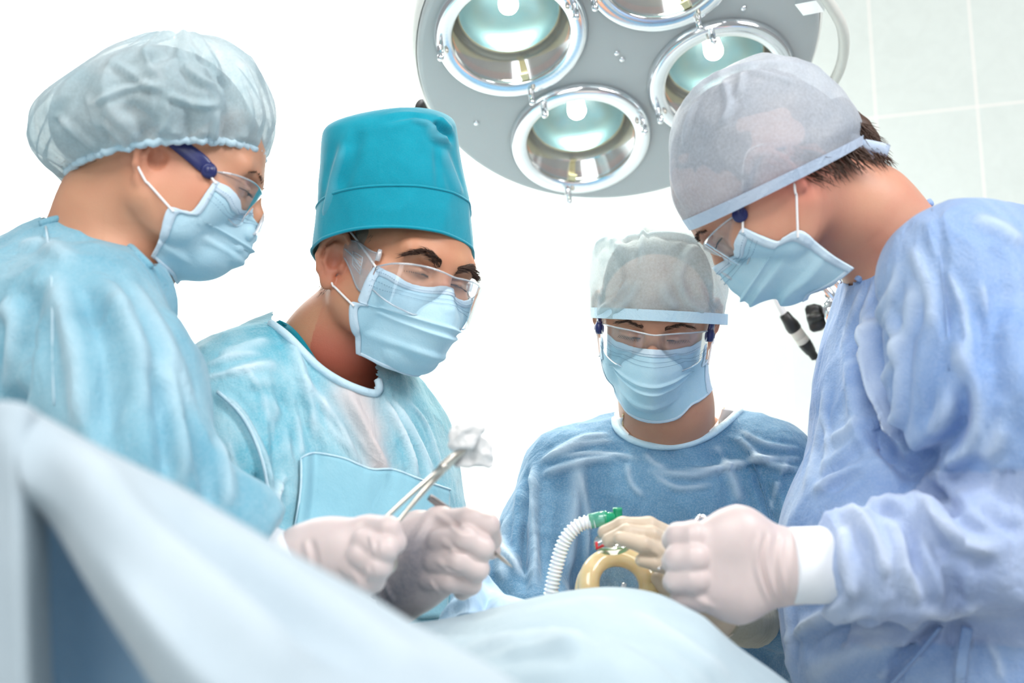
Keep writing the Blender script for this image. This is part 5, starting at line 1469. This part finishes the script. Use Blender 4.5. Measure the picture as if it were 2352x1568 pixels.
    v, at = folds(v, fc, [
        ([(1990, 700), (2010, 840), (2060, 1000)], .010, .010), ([(1975, 820), (1985, 950), (2040, 1060)], -.012, .010), ([(2100, 640), (2080, 760), (2020, 900)], .006, .010), ([(2150, 480), (2170, 640), (2180, 780)], -.003, .006), ([(2210, 780), (2200, 900), (2140, 1020)], .009, .012), ([(2250, 700), (2290, 860), (2300, 1000)], -.007, .014),
        ([(2060, 640), (2000, 760), (1950, 850)], .006, .008), ([(1900, 880), (1880, 1000), (1850, 1120)], .004, .010), ([(2080, 1100), (2130, 1060), (2180, 1050)], -.012, .012), ([(2000, 1060), (1930, 1090), (1870, 1130)], .006, .008), ([(1900, 1130), (1960, 1080), (2020, 1030)], -.006, .010),
        ([(1950, 1160), (2010, 1240), (2040, 1330)], .012, .009), ([(2000, 1150), (2070, 1200), (2100, 1330)], -.010, .010), ([(2110, 1130), (2150, 1190), (2220, 1250), (2300, 1260)], .012, .010), ([(2130, 1110), (2180, 1160), (2210, 1180)], -.010, .009), ([(2060, 1180), (2070, 1280), (2110, 1390)], .010, .009), ([(2140, 1230), (2180, 1320), (2200, 1400)], -.008, .010), ([(2240, 1140), (2300, 1200), (2340, 1230)], -.008, .010), ([(1940, 1200), (1940, 1290), (1960, 1380)], .007, .007), ([(2100, 1400), (2180, 1410), (2260, 1380)], .006, .010),
        ([(2160, 1440), (2080, 1500), (2040, 1560)], -.008, .008), ([(2220, 1440), (2210, 1500), (2205, 1560)], .008, .008), ([(1830, 1440), (1900, 1420), (2000, 1400)], .006, .010), ([(1850, 1560), (1950, 1500), (2050, 1470)], .005, .012), ([(2230, 500), (2300, 520), (2350, 560)], .004, .012), ([(1800, 1330), (1815, 1440), (1812, 1560)], .006, .008),
        ([(1958, 751), (1975, 874), (2008, 958), (2053, 1048), (2110, 1110)], -.014, .010), ([(1985, 740), (2002, 860), (2036, 950), (2085, 1040)], .010, .009), ([(2031, 723), (2064, 801), (2064, 941), (2031, 1025)], .008, .010), ([(2199, 829), (2210, 941), (2188, 1003), (2115, 1048)], -.014, .012), ([(2235, 850), (2240, 960), (2215, 1030), (2140, 1075)], .009, .010),
        ([(1806, 1474), (1890, 1407), (1952, 1379)], .006, .006), ([(1830, 1500), (1920, 1450), (2040, 1430)], -.006, .010), ([(1905, 1010), (1960, 980), (2010, 930)], .006, .008), ([(1870, 1100), (1940, 1060), (2010, 1010)], -.007, .010), ([(2280, 560), (2300, 660), (2290, 760)], -.005, .012), ([(2090, 560), (2130, 660), (2140, 760)], .005, .009), ([(2300, 900), (2290, 1000), (2250, 1060)], .008, .011)]
        + [(q, .0034, .005) for q in ([(1980, 660), (1950, 740), (1935, 800)], [(2010, 640), (1985, 720), (1968, 790)], [(2060, 600), (2050, 680), (2020, 760)], [(1890, 940), (1900, 1040), (1870, 1130)], [(2120, 1500), (2060, 1530), (2010, 1560)], [(1860, 1480), (1960, 1450), (2060, 1445)], [(2260, 1460), (2290, 1510), (2300, 1560)], [(2160, 600), (2210, 700), (2230, 800)], [(2250, 640), (2270, 740), (2265, 820)])])
    tree = bvh(v, fc)
    col = [(2140, 463), (2100, 488), (2055, 530), (2018, 575), (1985, 622), (1970, 645)]
    fc2 = collar_cut(v, fc, [(2142, 460), (2100, 486), (2055, 528), (2018, 573), (1985, 620), (1960, 654), (1900, 640), (1980, 380), (2120, 400)], 1.25, 1.75)
    gown = link('surgical_gown', v, fc2, GOWN_P, root, attrs={'ridge': at, 'show': np.clip(slv * .25, 0, 1)})
    ln = relax_line(on_surface(tree, col, 6, .002))
    link('collar_binding', *tube(ln, .0048, 8), GOWN_P, gown)
    sl = on_surface(tree, [(2142, 480), (2160, 600), (2175, 720), (2180, 850)], 6, .0004)
    if sl is not None: link('seam', *tube(relax_line(sl), .0013, 6), GOWN_P, gown)
    for ln in ([(2160, 1440), (2120, 1490), (2080, 1535), (2040, 1580)], [(2222, 1440), (2214, 1490), (2208, 1535), (2204, 1580)]):
        q = on_surface(tree, ln, 6, .004)
        if q is not None: link('belt_tie', *tube(relax_line(q), .0060, 10, True, (1, .35)), GOWN_P, gown)
    cf = spline(px((1815, 1298, 1.212), (1880, 1297, 1.213), (1960, 1294, 1.215)), 8)
    link('cuff', *tube(cf, [.0372, .0378, .038], 40, True, (1, 1)), CUFF, gown)
    # fist with the back of the hand to the camera
    ch = [(px((1590, 1232, 1.200), (1558, 1230, 1.205), (1548, 1240, 1.232), (1590, 1246, 1.250)), [.0165, .0125, .0115, .010]),
          (px((1592, 1280, 1.190), (1557, 1281, 1.194), (1548, 1290, 1.228), (1590, 1290, 1.250)), [.0165, .0130, .0118, .0105]),
          (px((1594, 1328, 1.190), (1558, 1331, 1.196), (1550, 1336, 1.230), (1590, 1332, 1.250)), [.0160, .0126, .0115, .0105]),
          (px((1606, 1370, 1.198), (1570, 1374, 1.204), (1564, 1376, 1.232), (1595, 1368, 1.250)), [.0150, .0112, .0105, .0098]),
          (px((1720, 1228, 1.235), (1670, 1210, 1.245), (1622, 1226, 1.250), (1580, 1232, 1.250)), [.020, .0145, .0125, .0105])]
    palm = [(px((1800, 1300, 1.213), (1690, 1250, 1.205), (1628, 1252, 1.203)), [.031, .036, .024], (V(0, 1, 0), .7)),
            (px((1800, 1310, 1.213), (1690, 1345, 1.202), (1636, 1348, 1.200)), [.031, .035, .024], (V(0, 1, 0), .65)),
            (px((1700, 1295, 1.200), (1630, 1302, 1.199)), [.040, .030], (V(0, 1, 0), .5)),
            (px((1760, 1265, 1.220), (1695, 1220, 1.228)), [.026, .019], None),
            (px((1838, 1300, 1.213), (1790, 1302, 1.213)), [.0355, .033], (V(0, 1, 0), .95))]
    glove(ch, root, palm, k=.0015, pk=.012, wrinkles=[([(1745, 1225), (1738, 1300), (1768, 1385)], .0016, .0035), ([(1770, 1222), (1762, 1300), (1785, 1380)], .0014, .003), ([(1800, 1225), (1795, 1300), (1815, 1380)], .0014, .003), ([(1757, 1222), (1750, 1300), (1776, 1384)], -.0014, .003), ([(1785, 1222), (1780, 1300), (1800, 1382)], -.0014, .003), ([(1650, 1400), (1610, 1380), (1590, 1360)], .001, .004)])
    rim = [c(1812 + 10 * math.sin(t * math.pi) * 0 + 10 * t, 1222 + 164 * t, 1.213 - .036 * math.sin(t * math.pi)) for t in np.linspace(0, 1, 18)]
    return root
BINDING2 = mat_fabric('lavender_binding', srgb(190, 206, 226), srgb(204, 216, 232), None, 20, 500, 0.75, 0.3, 0.2, 0.2, 0.2)
P_TALL = tall()
# ------------------------------------------------------------------ table, drapes, instruments
DRAPE = mat_fabric('pale_drape', srgb(166, 186, 196), srgb(180, 198, 206), None, 5, 420, 0.8, 0.15, 0.2, 0.18, 0.3, .5)
DRAPE_F = mat_fabric('front_drape', srgb(170, 186, 196), srgb(184, 198, 207), None, 5, 420, 0.8, 0.15, 0.2, 0.18, 0.3, .5)
DRAPE_SHADE = mat_fabric('recess_shade_blue', srgb(168, 204, 232), srgb(182, 214, 238), None, 5, 420, 0.8, 0.2, 0.2, 0.18, 0.3, .5)  # bluer cloth for the sheet added in the shaded recess
PADM = mat_simple('table_pad', srgb(52, 60, 66), 0.6)

tb = empty('operating_table', V(.05, .96, 0), 'operating table hidden under the pale drapes', 'table')
v, f = box(V(.05, .96, .60), (.40, .76, .06)); link('table_top', v, f, WHITE, tb, False, space='world')
v, f = box(V(.05, .96, .665), (.38, .74, .07)); link('mattress', v, f, PADM, tb, False, space='world')
v, f = lathe([(.075, .57), (.075, .12), (.12, .10), (.30, .05), (.30, 0)], V(.05, .96, 0), V(0, 0, 1), 40); link('pedestal', v, f, WHITE, tb, space='world')

def sheet(name, rows, mat, label, cat, nu=14, nv=14, amp=.004, sc=10, seed=3, thick=.0015, strokes=(), parent=None):
    v, f, (m, k) = patch([[c(*p) for p in r] for r in rows], nu, nv)
    fa = np.array(f)
    n = normals(v, fa)
    if (n * v).sum(1).mean() > 0: f = [q[::-1] for q in f]; fa = np.array(f)
    v = crumple(v, fa, amp, sc, seed)
    at = np.zeros(len(v))
    if strokes: v, at = folds(v, fa, strokes)
    tv, tf = thicken(v, f, thick)
    o = link(name, tv, tf, mat, parent, attrs={'ridge': np.concatenate([at, at])})
    if label: tag(o, label, cat)
    return o
sheet('patient_drape', [
    [(560, 1640, 1.36), (800, 1560, 1.36), (1040, 1570, 1.38), (1200, 1540, 1.40), (1330, 1500, 1.40), (1420, 1505, 1.40), (1510, 1530, 1.34), (1600, 1560, 1.25), (1700, 1610, 1.23), (1740, 1660, 1.25), (1750, 1800, 1.21)],
    [(560, 1560, 1.26), (800, 1480, 1.27), (1040, 1435, 1.28), (1200, 1398, 1.28), (1330, 1374, 1.28), (1420, 1370, 1.28), (1505, 1386, 1.225), (1590, 1436, 1.165), (1690, 1503, 1.155), (1770, 1575, 1.17), (1800, 1680, 1.185)],
    [(560, 1535, 1.20), (800, 1455, 1.21), (1020, 1412, 1.22), (1200, 1376, 1.22), (1330, 1353, 1.22), (1420, 1349, 1.22), (1505, 1364, 1.19), (1590, 1406, 1.135), (1690, 1476, 1.13), (1775, 1540, 1.14), (1850, 1620, 1.18)],
    [(560, 1545, 1.14), (790, 1475, 1.14), (1000, 1440, 1.15), (1190, 1398, 1.15), (1330, 1372, 1.15), (1425, 1372, 1.15), (1515, 1392, 1.125), (1600, 1440, 1.09), (1690, 1512, 1.085), (1770, 1590, 1.09), (1830, 1680, 1.11)],
    [(560, 1600, 1.04), (780, 1530, 1.05), (980, 1505, 1.06), (1180, 1468, 1.05), (1320, 1440, 1.04), (1430, 1440, 1.04), (1520, 1470, 1.03), (1600, 1525, 1.02), (1680, 1610, 1.01), (1750, 1700, 1.0), (1800, 1800, 1.0)],
    [(560, 1680, .96), (760, 1610, .97), (950, 1580, .98), (1160, 1520, .97), (1300, 1505, .95), (1420, 1530, .95), (1520, 1580, .94), (1600, 1660, .93), (1680, 1750, .93), (1740, 1840, .92), (1780, 1940, .92)],
    [(560, 1850, .88), (740, 1800, .88), (930, 1760, .88), (1140, 1740, .88), (1290, 1740, .88), (1420, 1760, .88), (1520, 1820, .88), (1600, 1900, .88), (1660, 1980, .88), (1700, 2060, .88), (1740, 2160, .88)]],
    DRAPE, 'pale blue-white drape over the patient, arched in front of the breathing mask', 'drape', 8, 8, .005, 7, 3,
    strokes=[([(1060, 1490), (1250, 1462), (1360, 1480)], .008, .016), ([(1100, 1520), (1240, 1500), (1330, 1500)], -.006, .014), ([(1440, 1400), (1560, 1470), (1680, 1560)], .005, .014), ([(1400, 1440), (1500, 1500), (1580, 1568)], -.004, .014), ([(1200, 1400), (1330, 1378), (1420, 1380)], .003, .010), ([(960, 1440), (1050, 1450), (1150, 1440)], -.005, .014)])
sd = empty('screen_drape', to_world(c(300, 1300, .72)), 'blurred pale drape sloping down across the near left corner', 'drape')
sheet('swath', [
    [(40, 1150, .90), (110, 1170, .90), (300, 1290, .87), (640, 1460, .84), (960, 1640, .81), (1280, 1820, .78)],
    [(30, 962, .83), (105, 990, .83), (300, 1095, .80), (640, 1285, .78), (960, 1475, .76), (1280, 1660, .74)],
    [(28, 932, .77), (110, 962, .77), (310, 1072, .75), (650, 1262, .73), (970, 1452, .71), (1300, 1640, .69)],
    [(34, 985, .735), (118, 1020, .73), (320, 1150, .69), (640, 1345, .67), (960, 1540, .66), (1280, 1730, .65)],
    [(40, 1080, .715), (122, 1130, .70), (310, 1280, .64), (560, 1490, .61), (860, 1700, .61), (1200, 1900, .60)],
    [(52, 1130, .715), (128, 1190, .70), (290, 1390, .62), (500, 1620, .59), (780, 1820, .60), (1120, 2020, .60)],
    [(58, 1150, .735), (132, 1220, .73), (280, 1460, .66), (450, 1720, .62), (740, 1900, .63), (1100, 2080, .62)],
    [(60, 1120, .76), (136, 1190, .76), (290, 1420, .72), (460, 1660, .68), (740, 1850, .68), (1100, 2080, .66)]],
    DRAPE_F, None, None, 10, 10, .004, 6, 9, parent=sd,
    strokes=[([(130, 1010), (400, 1260), (700, 1568)], .010, .020), ([(250, 1090), (560, 1330), (860, 1540)], -.008, .022), ([(420, 1160), (760, 1400), (1000, 1560)], .006, .018)])
sheet('corner_fold', [
    [(-140, 1150, .90), (-20, 1100, .90), (30, 1080, .90), (60, 1090, .90), (90, 1110, .90)],
    [(-140, 1000, .78), (-20, 936, .78), (20, 930, .772), (60, 938, .772), (96, 960, .785)],
    [(-140, 1060, .74), (-20, 990, .735), (24, 985, .732), (62, 1000, .735), (96, 1040, .76)],
    [(-140, 1240, .72), (-20, 1180, .72), (38, 1180, .712), (74, 1190, .725), (104, 1200, .76)],
    [(-140, 1560, .70), (-20, 1560, .70), (50, 1560, .69), (88, 1560, .705), (118, 1560, .75)],
    [(-140, 1900, .70), (-20, 1900, .70), (60, 1900, .69), (100, 1900, .705), (130, 1900, .75)]],
    DRAPE_F, None, None, 10, 10, .003, 6, 19, parent=sd)
sheet('recess_shade_sheet', [  # added sheet, stands in for the shade under the front drape's fold
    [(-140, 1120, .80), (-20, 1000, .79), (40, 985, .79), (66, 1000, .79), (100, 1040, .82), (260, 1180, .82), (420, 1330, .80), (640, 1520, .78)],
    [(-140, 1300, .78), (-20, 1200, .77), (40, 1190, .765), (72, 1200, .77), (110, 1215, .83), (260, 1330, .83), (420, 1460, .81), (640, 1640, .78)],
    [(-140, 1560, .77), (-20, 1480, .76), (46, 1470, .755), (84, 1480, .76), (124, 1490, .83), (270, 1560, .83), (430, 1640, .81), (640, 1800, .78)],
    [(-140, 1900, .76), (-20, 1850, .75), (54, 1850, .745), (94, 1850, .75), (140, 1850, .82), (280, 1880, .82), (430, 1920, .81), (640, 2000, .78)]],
    DRAPE_SHADE, 'added blue sheet for the shaded recess under the pale drape, lower left', 'drape', 8, 12, .003, 7, 12)
sheet('folded_cloth', [
    [(1020, 1440, 1.40), (1060, 1350, 1.42), (1110, 1318, 1.42), (1136, 1340, 1.43), (1180, 1385, 1.42), (1240, 1420, 1.40)],
    [(1010, 1430, 1.38), (1050, 1345, 1.40), (1098, 1325, 1.395), (1128, 1360, 1.40), (1170, 1372, 1.38), (1225, 1385, 1.37)],
    [(1005, 1440, 1.36), (1045, 1370, 1.37), (1088, 1358, 1.36), (1118, 1390, 1.38), (1150, 1376, 1.35), (1210, 1390, 1.34)],
    [(1000, 1460, 1.34), (1040, 1420, 1.34), (1085, 1410, 1.33), (1110, 1415, 1.35), (1140, 1400, 1.32), (1200, 1415, 1.31)]],
    mat_fabric('pale_blue_towel', srgb(170, 202, 230), srgb(200, 222, 240), None, 10, 420, 0.8, 0.2, 0.25, 0.2, 0.3), 'crumpled pale blue cloth tucked between the scalpel hand and the far sleeve', 'cloth', 8, 8, .005, 26, 5)

# ---- breathing mask with its tube
AMBER = NT('amber_rubber'); 
_b = AMBER.bsdf(AMBER.ramp(AMBER.noise(26, 4, .6, .5), [(.3, srgb(216, 190, 138)), (.7, srgb(230, 210, 166))]), .16, 0, Subsurface_Weight=.35, Subsurface_Scale=.02, Coat_Weight=.5)
AMBER = AMBER.done(_b)
AMBERC = mat_glass('amber_clear', (.985, .96, .90, 1), .3, srgb(226, 196, 136), .05)
TUBEM = NT('ribbed_tube')
_b = TUBEM.bsdf(srgb(232, 236, 238), .22, 0, Subsurface_Weight=.3, Subsurface_Scale=.01, Coat_Weight=.3); TUBEM = TUBEM.done(_b)
GREEN = NT('green_plastic'); _b = GREEN.bsdf(srgb(20, 160, 112), .12, 0, Subsurface_Weight=.2, Subsurface_Scale=.008, Coat_Weight=.6, Alpha=.9); GREEN = GREEN.done(_b)
GREENC = mat_glass('green_clear', (.62, .90, .78, 1), .3, srgb(110, 205, 170), .45)
RED = mat_simple('red_plastic', srgb(196, 24, 34), .3)
rc = c(1421, 1346, 1.375)
am = empty('breathing_mask', to_world(rc - V(0, 0, .05)), 'amber breathing mask with a ring cushion, held by gloved fingers', 'mask')
ra = unit(V(.05, -.86, .42)); r1 = unit(np.cross(V(0, 0, 1), ra)); r2 = np.cross(ra, r1)
ang = np.linspace(0, 2 * math.pi, 73)
ring = np.array([rc + r1 * (.0338 * math.cos(a)) + r2 * (.0350 * math.sin(a)) * (1 if math.sin(a) > 0 else 1.12) + ra * (.004 * math.cos(2 * a)) for a in ang])
rad = .0118 + .0005 * np.sin(ang * 2 + 1)
v, f = tube(ring, rad, 24, False)
link('cushion', v, f, AMBER, am)
v, f = lathe([(.0375, -.004), (.0440, -.010), (.0445, -.016), (.042, -.024), (.036, -.034), (.026, -.044), (.016, -.050), (.0115, -.053), (.0115, -.066)], rc, ra, 60)
link('shell', v, f, AMBERC, am)
v, f = lathe([(.0345, -.014), (.0425, -.013), (.0465, -.021), (.0465, -.030), (.0425, -.037), (.0370, -.034), (.0350, -.024)], rc, ra, 72, r1, True)
link('flange', v, f, AMBER, am)
dc = c(1428, 1254, 1.40)
v, f = lathe([(.0001, -.004), (.020, -.004), (.022, -.001), (.021, .003), (.0001, .004)], c(1408, 1246, 1.375), unit(V(-.1, -.35, .93)), 36)
link('collar', v, f, AMBERC, am)
hk = px((1370, 1244, 1.36), (1371, 1260, 1.36), (1384, 1253, 1.355), (1398, 1246, 1.35))
link('hook', *tube(hk, .0017, 8), RED, am)
link('inflation_port', *tube(px((1429, 1362, 1.34), (1434, 1340, 1.345)), .0028, 10), EDGE, am)
tbp = empty('breathing_tube', to_world(c(1290, 1400, 1.42)), 'white corrugated breathing tube with a green elbow connector', 'tube')
pth = spline(px((1366, 1195, 1.42), (1330, 1206, 1.42), (1298, 1240, 1.42), (1278, 1300, 1.42), (1264, 1370, 1.42), (1256, 1440, 1.43)), 40)
sl = np.concatenate([[0], np.cumsum(np.linalg.norm(np.diff(pth, axis=0), axis=1))])
s2 = np.arange(0, sl[-1], .0005); pth = np.stack([np.interp(s2, sl, pth[:, i]) for i in range(3)], 1)
rad = .0078 + .0011 * np.sign(np.sin(s2 * 2 * math.pi / .0046)) * np.abs(np.sin(s2 * 2 * math.pi / .0046)) ** .7
v, f = tube(pth, rad, 28); link('corrugated_hose', v, f, TUBEM, tbp)
v, f = tube(px((1354, 1197, 1.42), (1386, 1190, 1.42), (1394, 1189, 1.42)), [.0088, .0088, .0084], 28); link('sleeve', v, f, GREENC, tbp)
v, f = tube(spline(px((1389, 1190, 1.42), (1393, 1190, 1.42), (1398, 1189, 1.42), (1402, 1188, 1.42), (1412, 1187, 1.42)), 4), [.0092, .0094, .0070, .0066, .0055], 28); link('elbow', v, f, GREEN, tbp)
v, f = lathe([(.0001, .013), (.0048, .013), (.0056, .012), (.0058, .010), (.0054, .009), (.0056, -.008), (.009, -.012), (.0105, -.016), (.0105, -.024), (.0001, -.024)], c(1419, 1191, 1.42), V(-.03, 0, 1), 32); link('port', v, f, GREEN, tbp)

# ---- forceps with gauze, scalpel, needle holder
fc_ = empty('forceps', to_world(c(960, 1130, 1.165)), 'long steel ring forceps gripping a white gauze swab', 'forceps')
def blade(path, w, t, n, mat, name, parent, label=None):
    """flat bar along a path: width in the picture plane, thickness in depth"""
    v, f = tube(spline(path, 8), w, 12, True, None)
    P = spline(path, 8)
    k = len(P); vv = v.reshape(k, 12, 3)
    for i in range(k):
        d = vv[i] - P[i]; vv[i] -= (d @ n)[:, None] * n * (1 - t)
    return link(name, vv.reshape(-1, 3), f, mat, parent, label=label)
nY = V(0, 1, 0)
blade(px((1066, 1030, 1.185), (1040, 1052, 1.183), (1016, 1072, 1.182), (996, 1090, 1.182), (938, 1140, 1.172), (882, 1192, 1.162), (866, 1206, 1.160)), [.0034, .0046, .0042, .0026, .0022, .0022, .0022], .7, nY, STEEL, 'half', fc_)
blade(px((1058, 1036, 1.189), (1044, 1050, 1.188), (1026, 1068, 1.187), (1010, 1086, 1.186), (962, 1140, 1.176), (914, 1198, 1.166), (906, 1212, 1.160), (903, 1262, 1.165), (902, 1278, 1.166)), [.0034, .0044, .0042, .0030, .0022, .0023, .0022, .0022], .7, nY, STEEL, 'half', fc_)
v, f = lathe([(.0001, -.009), (.003, -.009), (.0036, -.007), (.0036, .003)], c(1020, 1071, 1.186), V(0, 1, 0), 18); link('pivot', v, f, STEEL, fc_)
ang = np.linspace(0, 2 * math.pi, 37)
for ctr, M_ in ((c(888, 1290, 1.168), frame(V(.3, -1, .1), V(0, 0, 1))), (c(856, 1240, 1.165), frame(V(.2, -1, .1), V(0, 0, 1)))):
    link('finger_ring', *tube(np.array([ctr + M_ @ V(.0085 * math.cos(a), 0, .0105 * math.sin(a)) for a in ang]), .0019, 10, False), STEEL, fc_)
GAUZE = mat_simple('gauze', srgb(230, 228, 226), .9, 0, (600, .25), Sheen_Weight=.2)
S = SDF(c(1080, 1022, 1.19) - .06, c(1080, 1022, 1.19) + .06, .0016)
fl = (V(0, 1, 0), .55)
S.chain(px((1048, 1022, 1.182), (1072, 1000, 1.180), (1098, 984, 1.183)), [.0085, .0110, .0062], .006, fl)
S.chain(px((1046, 1010, 1.180), (1058, 998, 1.180), (1090, 990, 1.180)), [.0085, .0100, .0060], .006, fl)
S.chain(px((1068, 1040, 1.192), (1092, 1038, 1.194), (1106, 1052, 1.194)), [.0105, .0130, .0072], .006, fl)
S.chain(px((1058, 1056, 1.192), (1082, 1052, 1.194), (1118, 1064, 1.196)), [.0062, .0090, .0034], .006, fl)
S.chain(px((1098, 1012, 1.190), (1104, 1035, 1.194), (1119, 1060, 1.196)), [.0060, .0090, .0038], .006, fl)
v, fa = S.mesh(0, 1); v = crumple(v, fa, .0035, 55, 8); v = crumple(v, fa, .0012, 140, 9)
tag(link('gauze_swab', v, fa, GAUZE, None), 'crumpled white gauze swab at the tip of the long forceps', 'swab')
sc_ = empty('scalpel', to_world(c(1080, 1220, 1.28)), 'steel scalpel held in the gloved hand, blade pointing down right', 'scalpel')
blade(px((986, 1141, 1.262), (1000, 1151, 1.264), (1040, 1180, 1.270), (1085, 1222, 1.280), (1120, 1252, 1.276), (1140, 1272, 1.270)), [.0036, .0040, .0040, .0034, .0030, .0016], .45, nY, DARKSTEEL, 'handle', sc_)
bl = px((1128, 1258, 1.273), (1140, 1266, 1.272), (1158, 1281, 1.270), (1172, 1294, 1.268), (1178, 1303, 1.267), (1168, 1299, 1.268), (1152, 1288, 1.270), (1136, 1274, 1.272), (1124, 1262, 1.273))
n = len(bl); b2 = [p + V(0, .0012, 0) for p in bl]
link('blade', np.array(bl + b2), [list(range(n)), list(range(n, 2 * n))[::-1]] + [[i, i + n, (i + 1) % n + n, (i + 1) % n] for i in range(n)], STEEL, sc_, False)
nh = empty('needle_holder', to_world(c(1600, 1250, 1.25)), 'small chrome instrument gripped in the fist at the right', 'instrument')
M_ = frame(V(.25, -1, .2), V(0, 0, 1))
link('finger_ring', *tube(np.array([c(1613, 1207, 1.256) + M_ @ V(.0076 * math.cos(a), 0, .0096 * math.sin(a)) for a in ang]), .0020, 10, False), CHROME, nh)
blade(px((1612, 1230, 1.262), (1590, 1260, 1.262), (1545, 1290, 1.246), (1512, 1306, 1.236)), [.0022, .0024, .0022, .0012], .7, nY, CHROME, 'shank', nh)
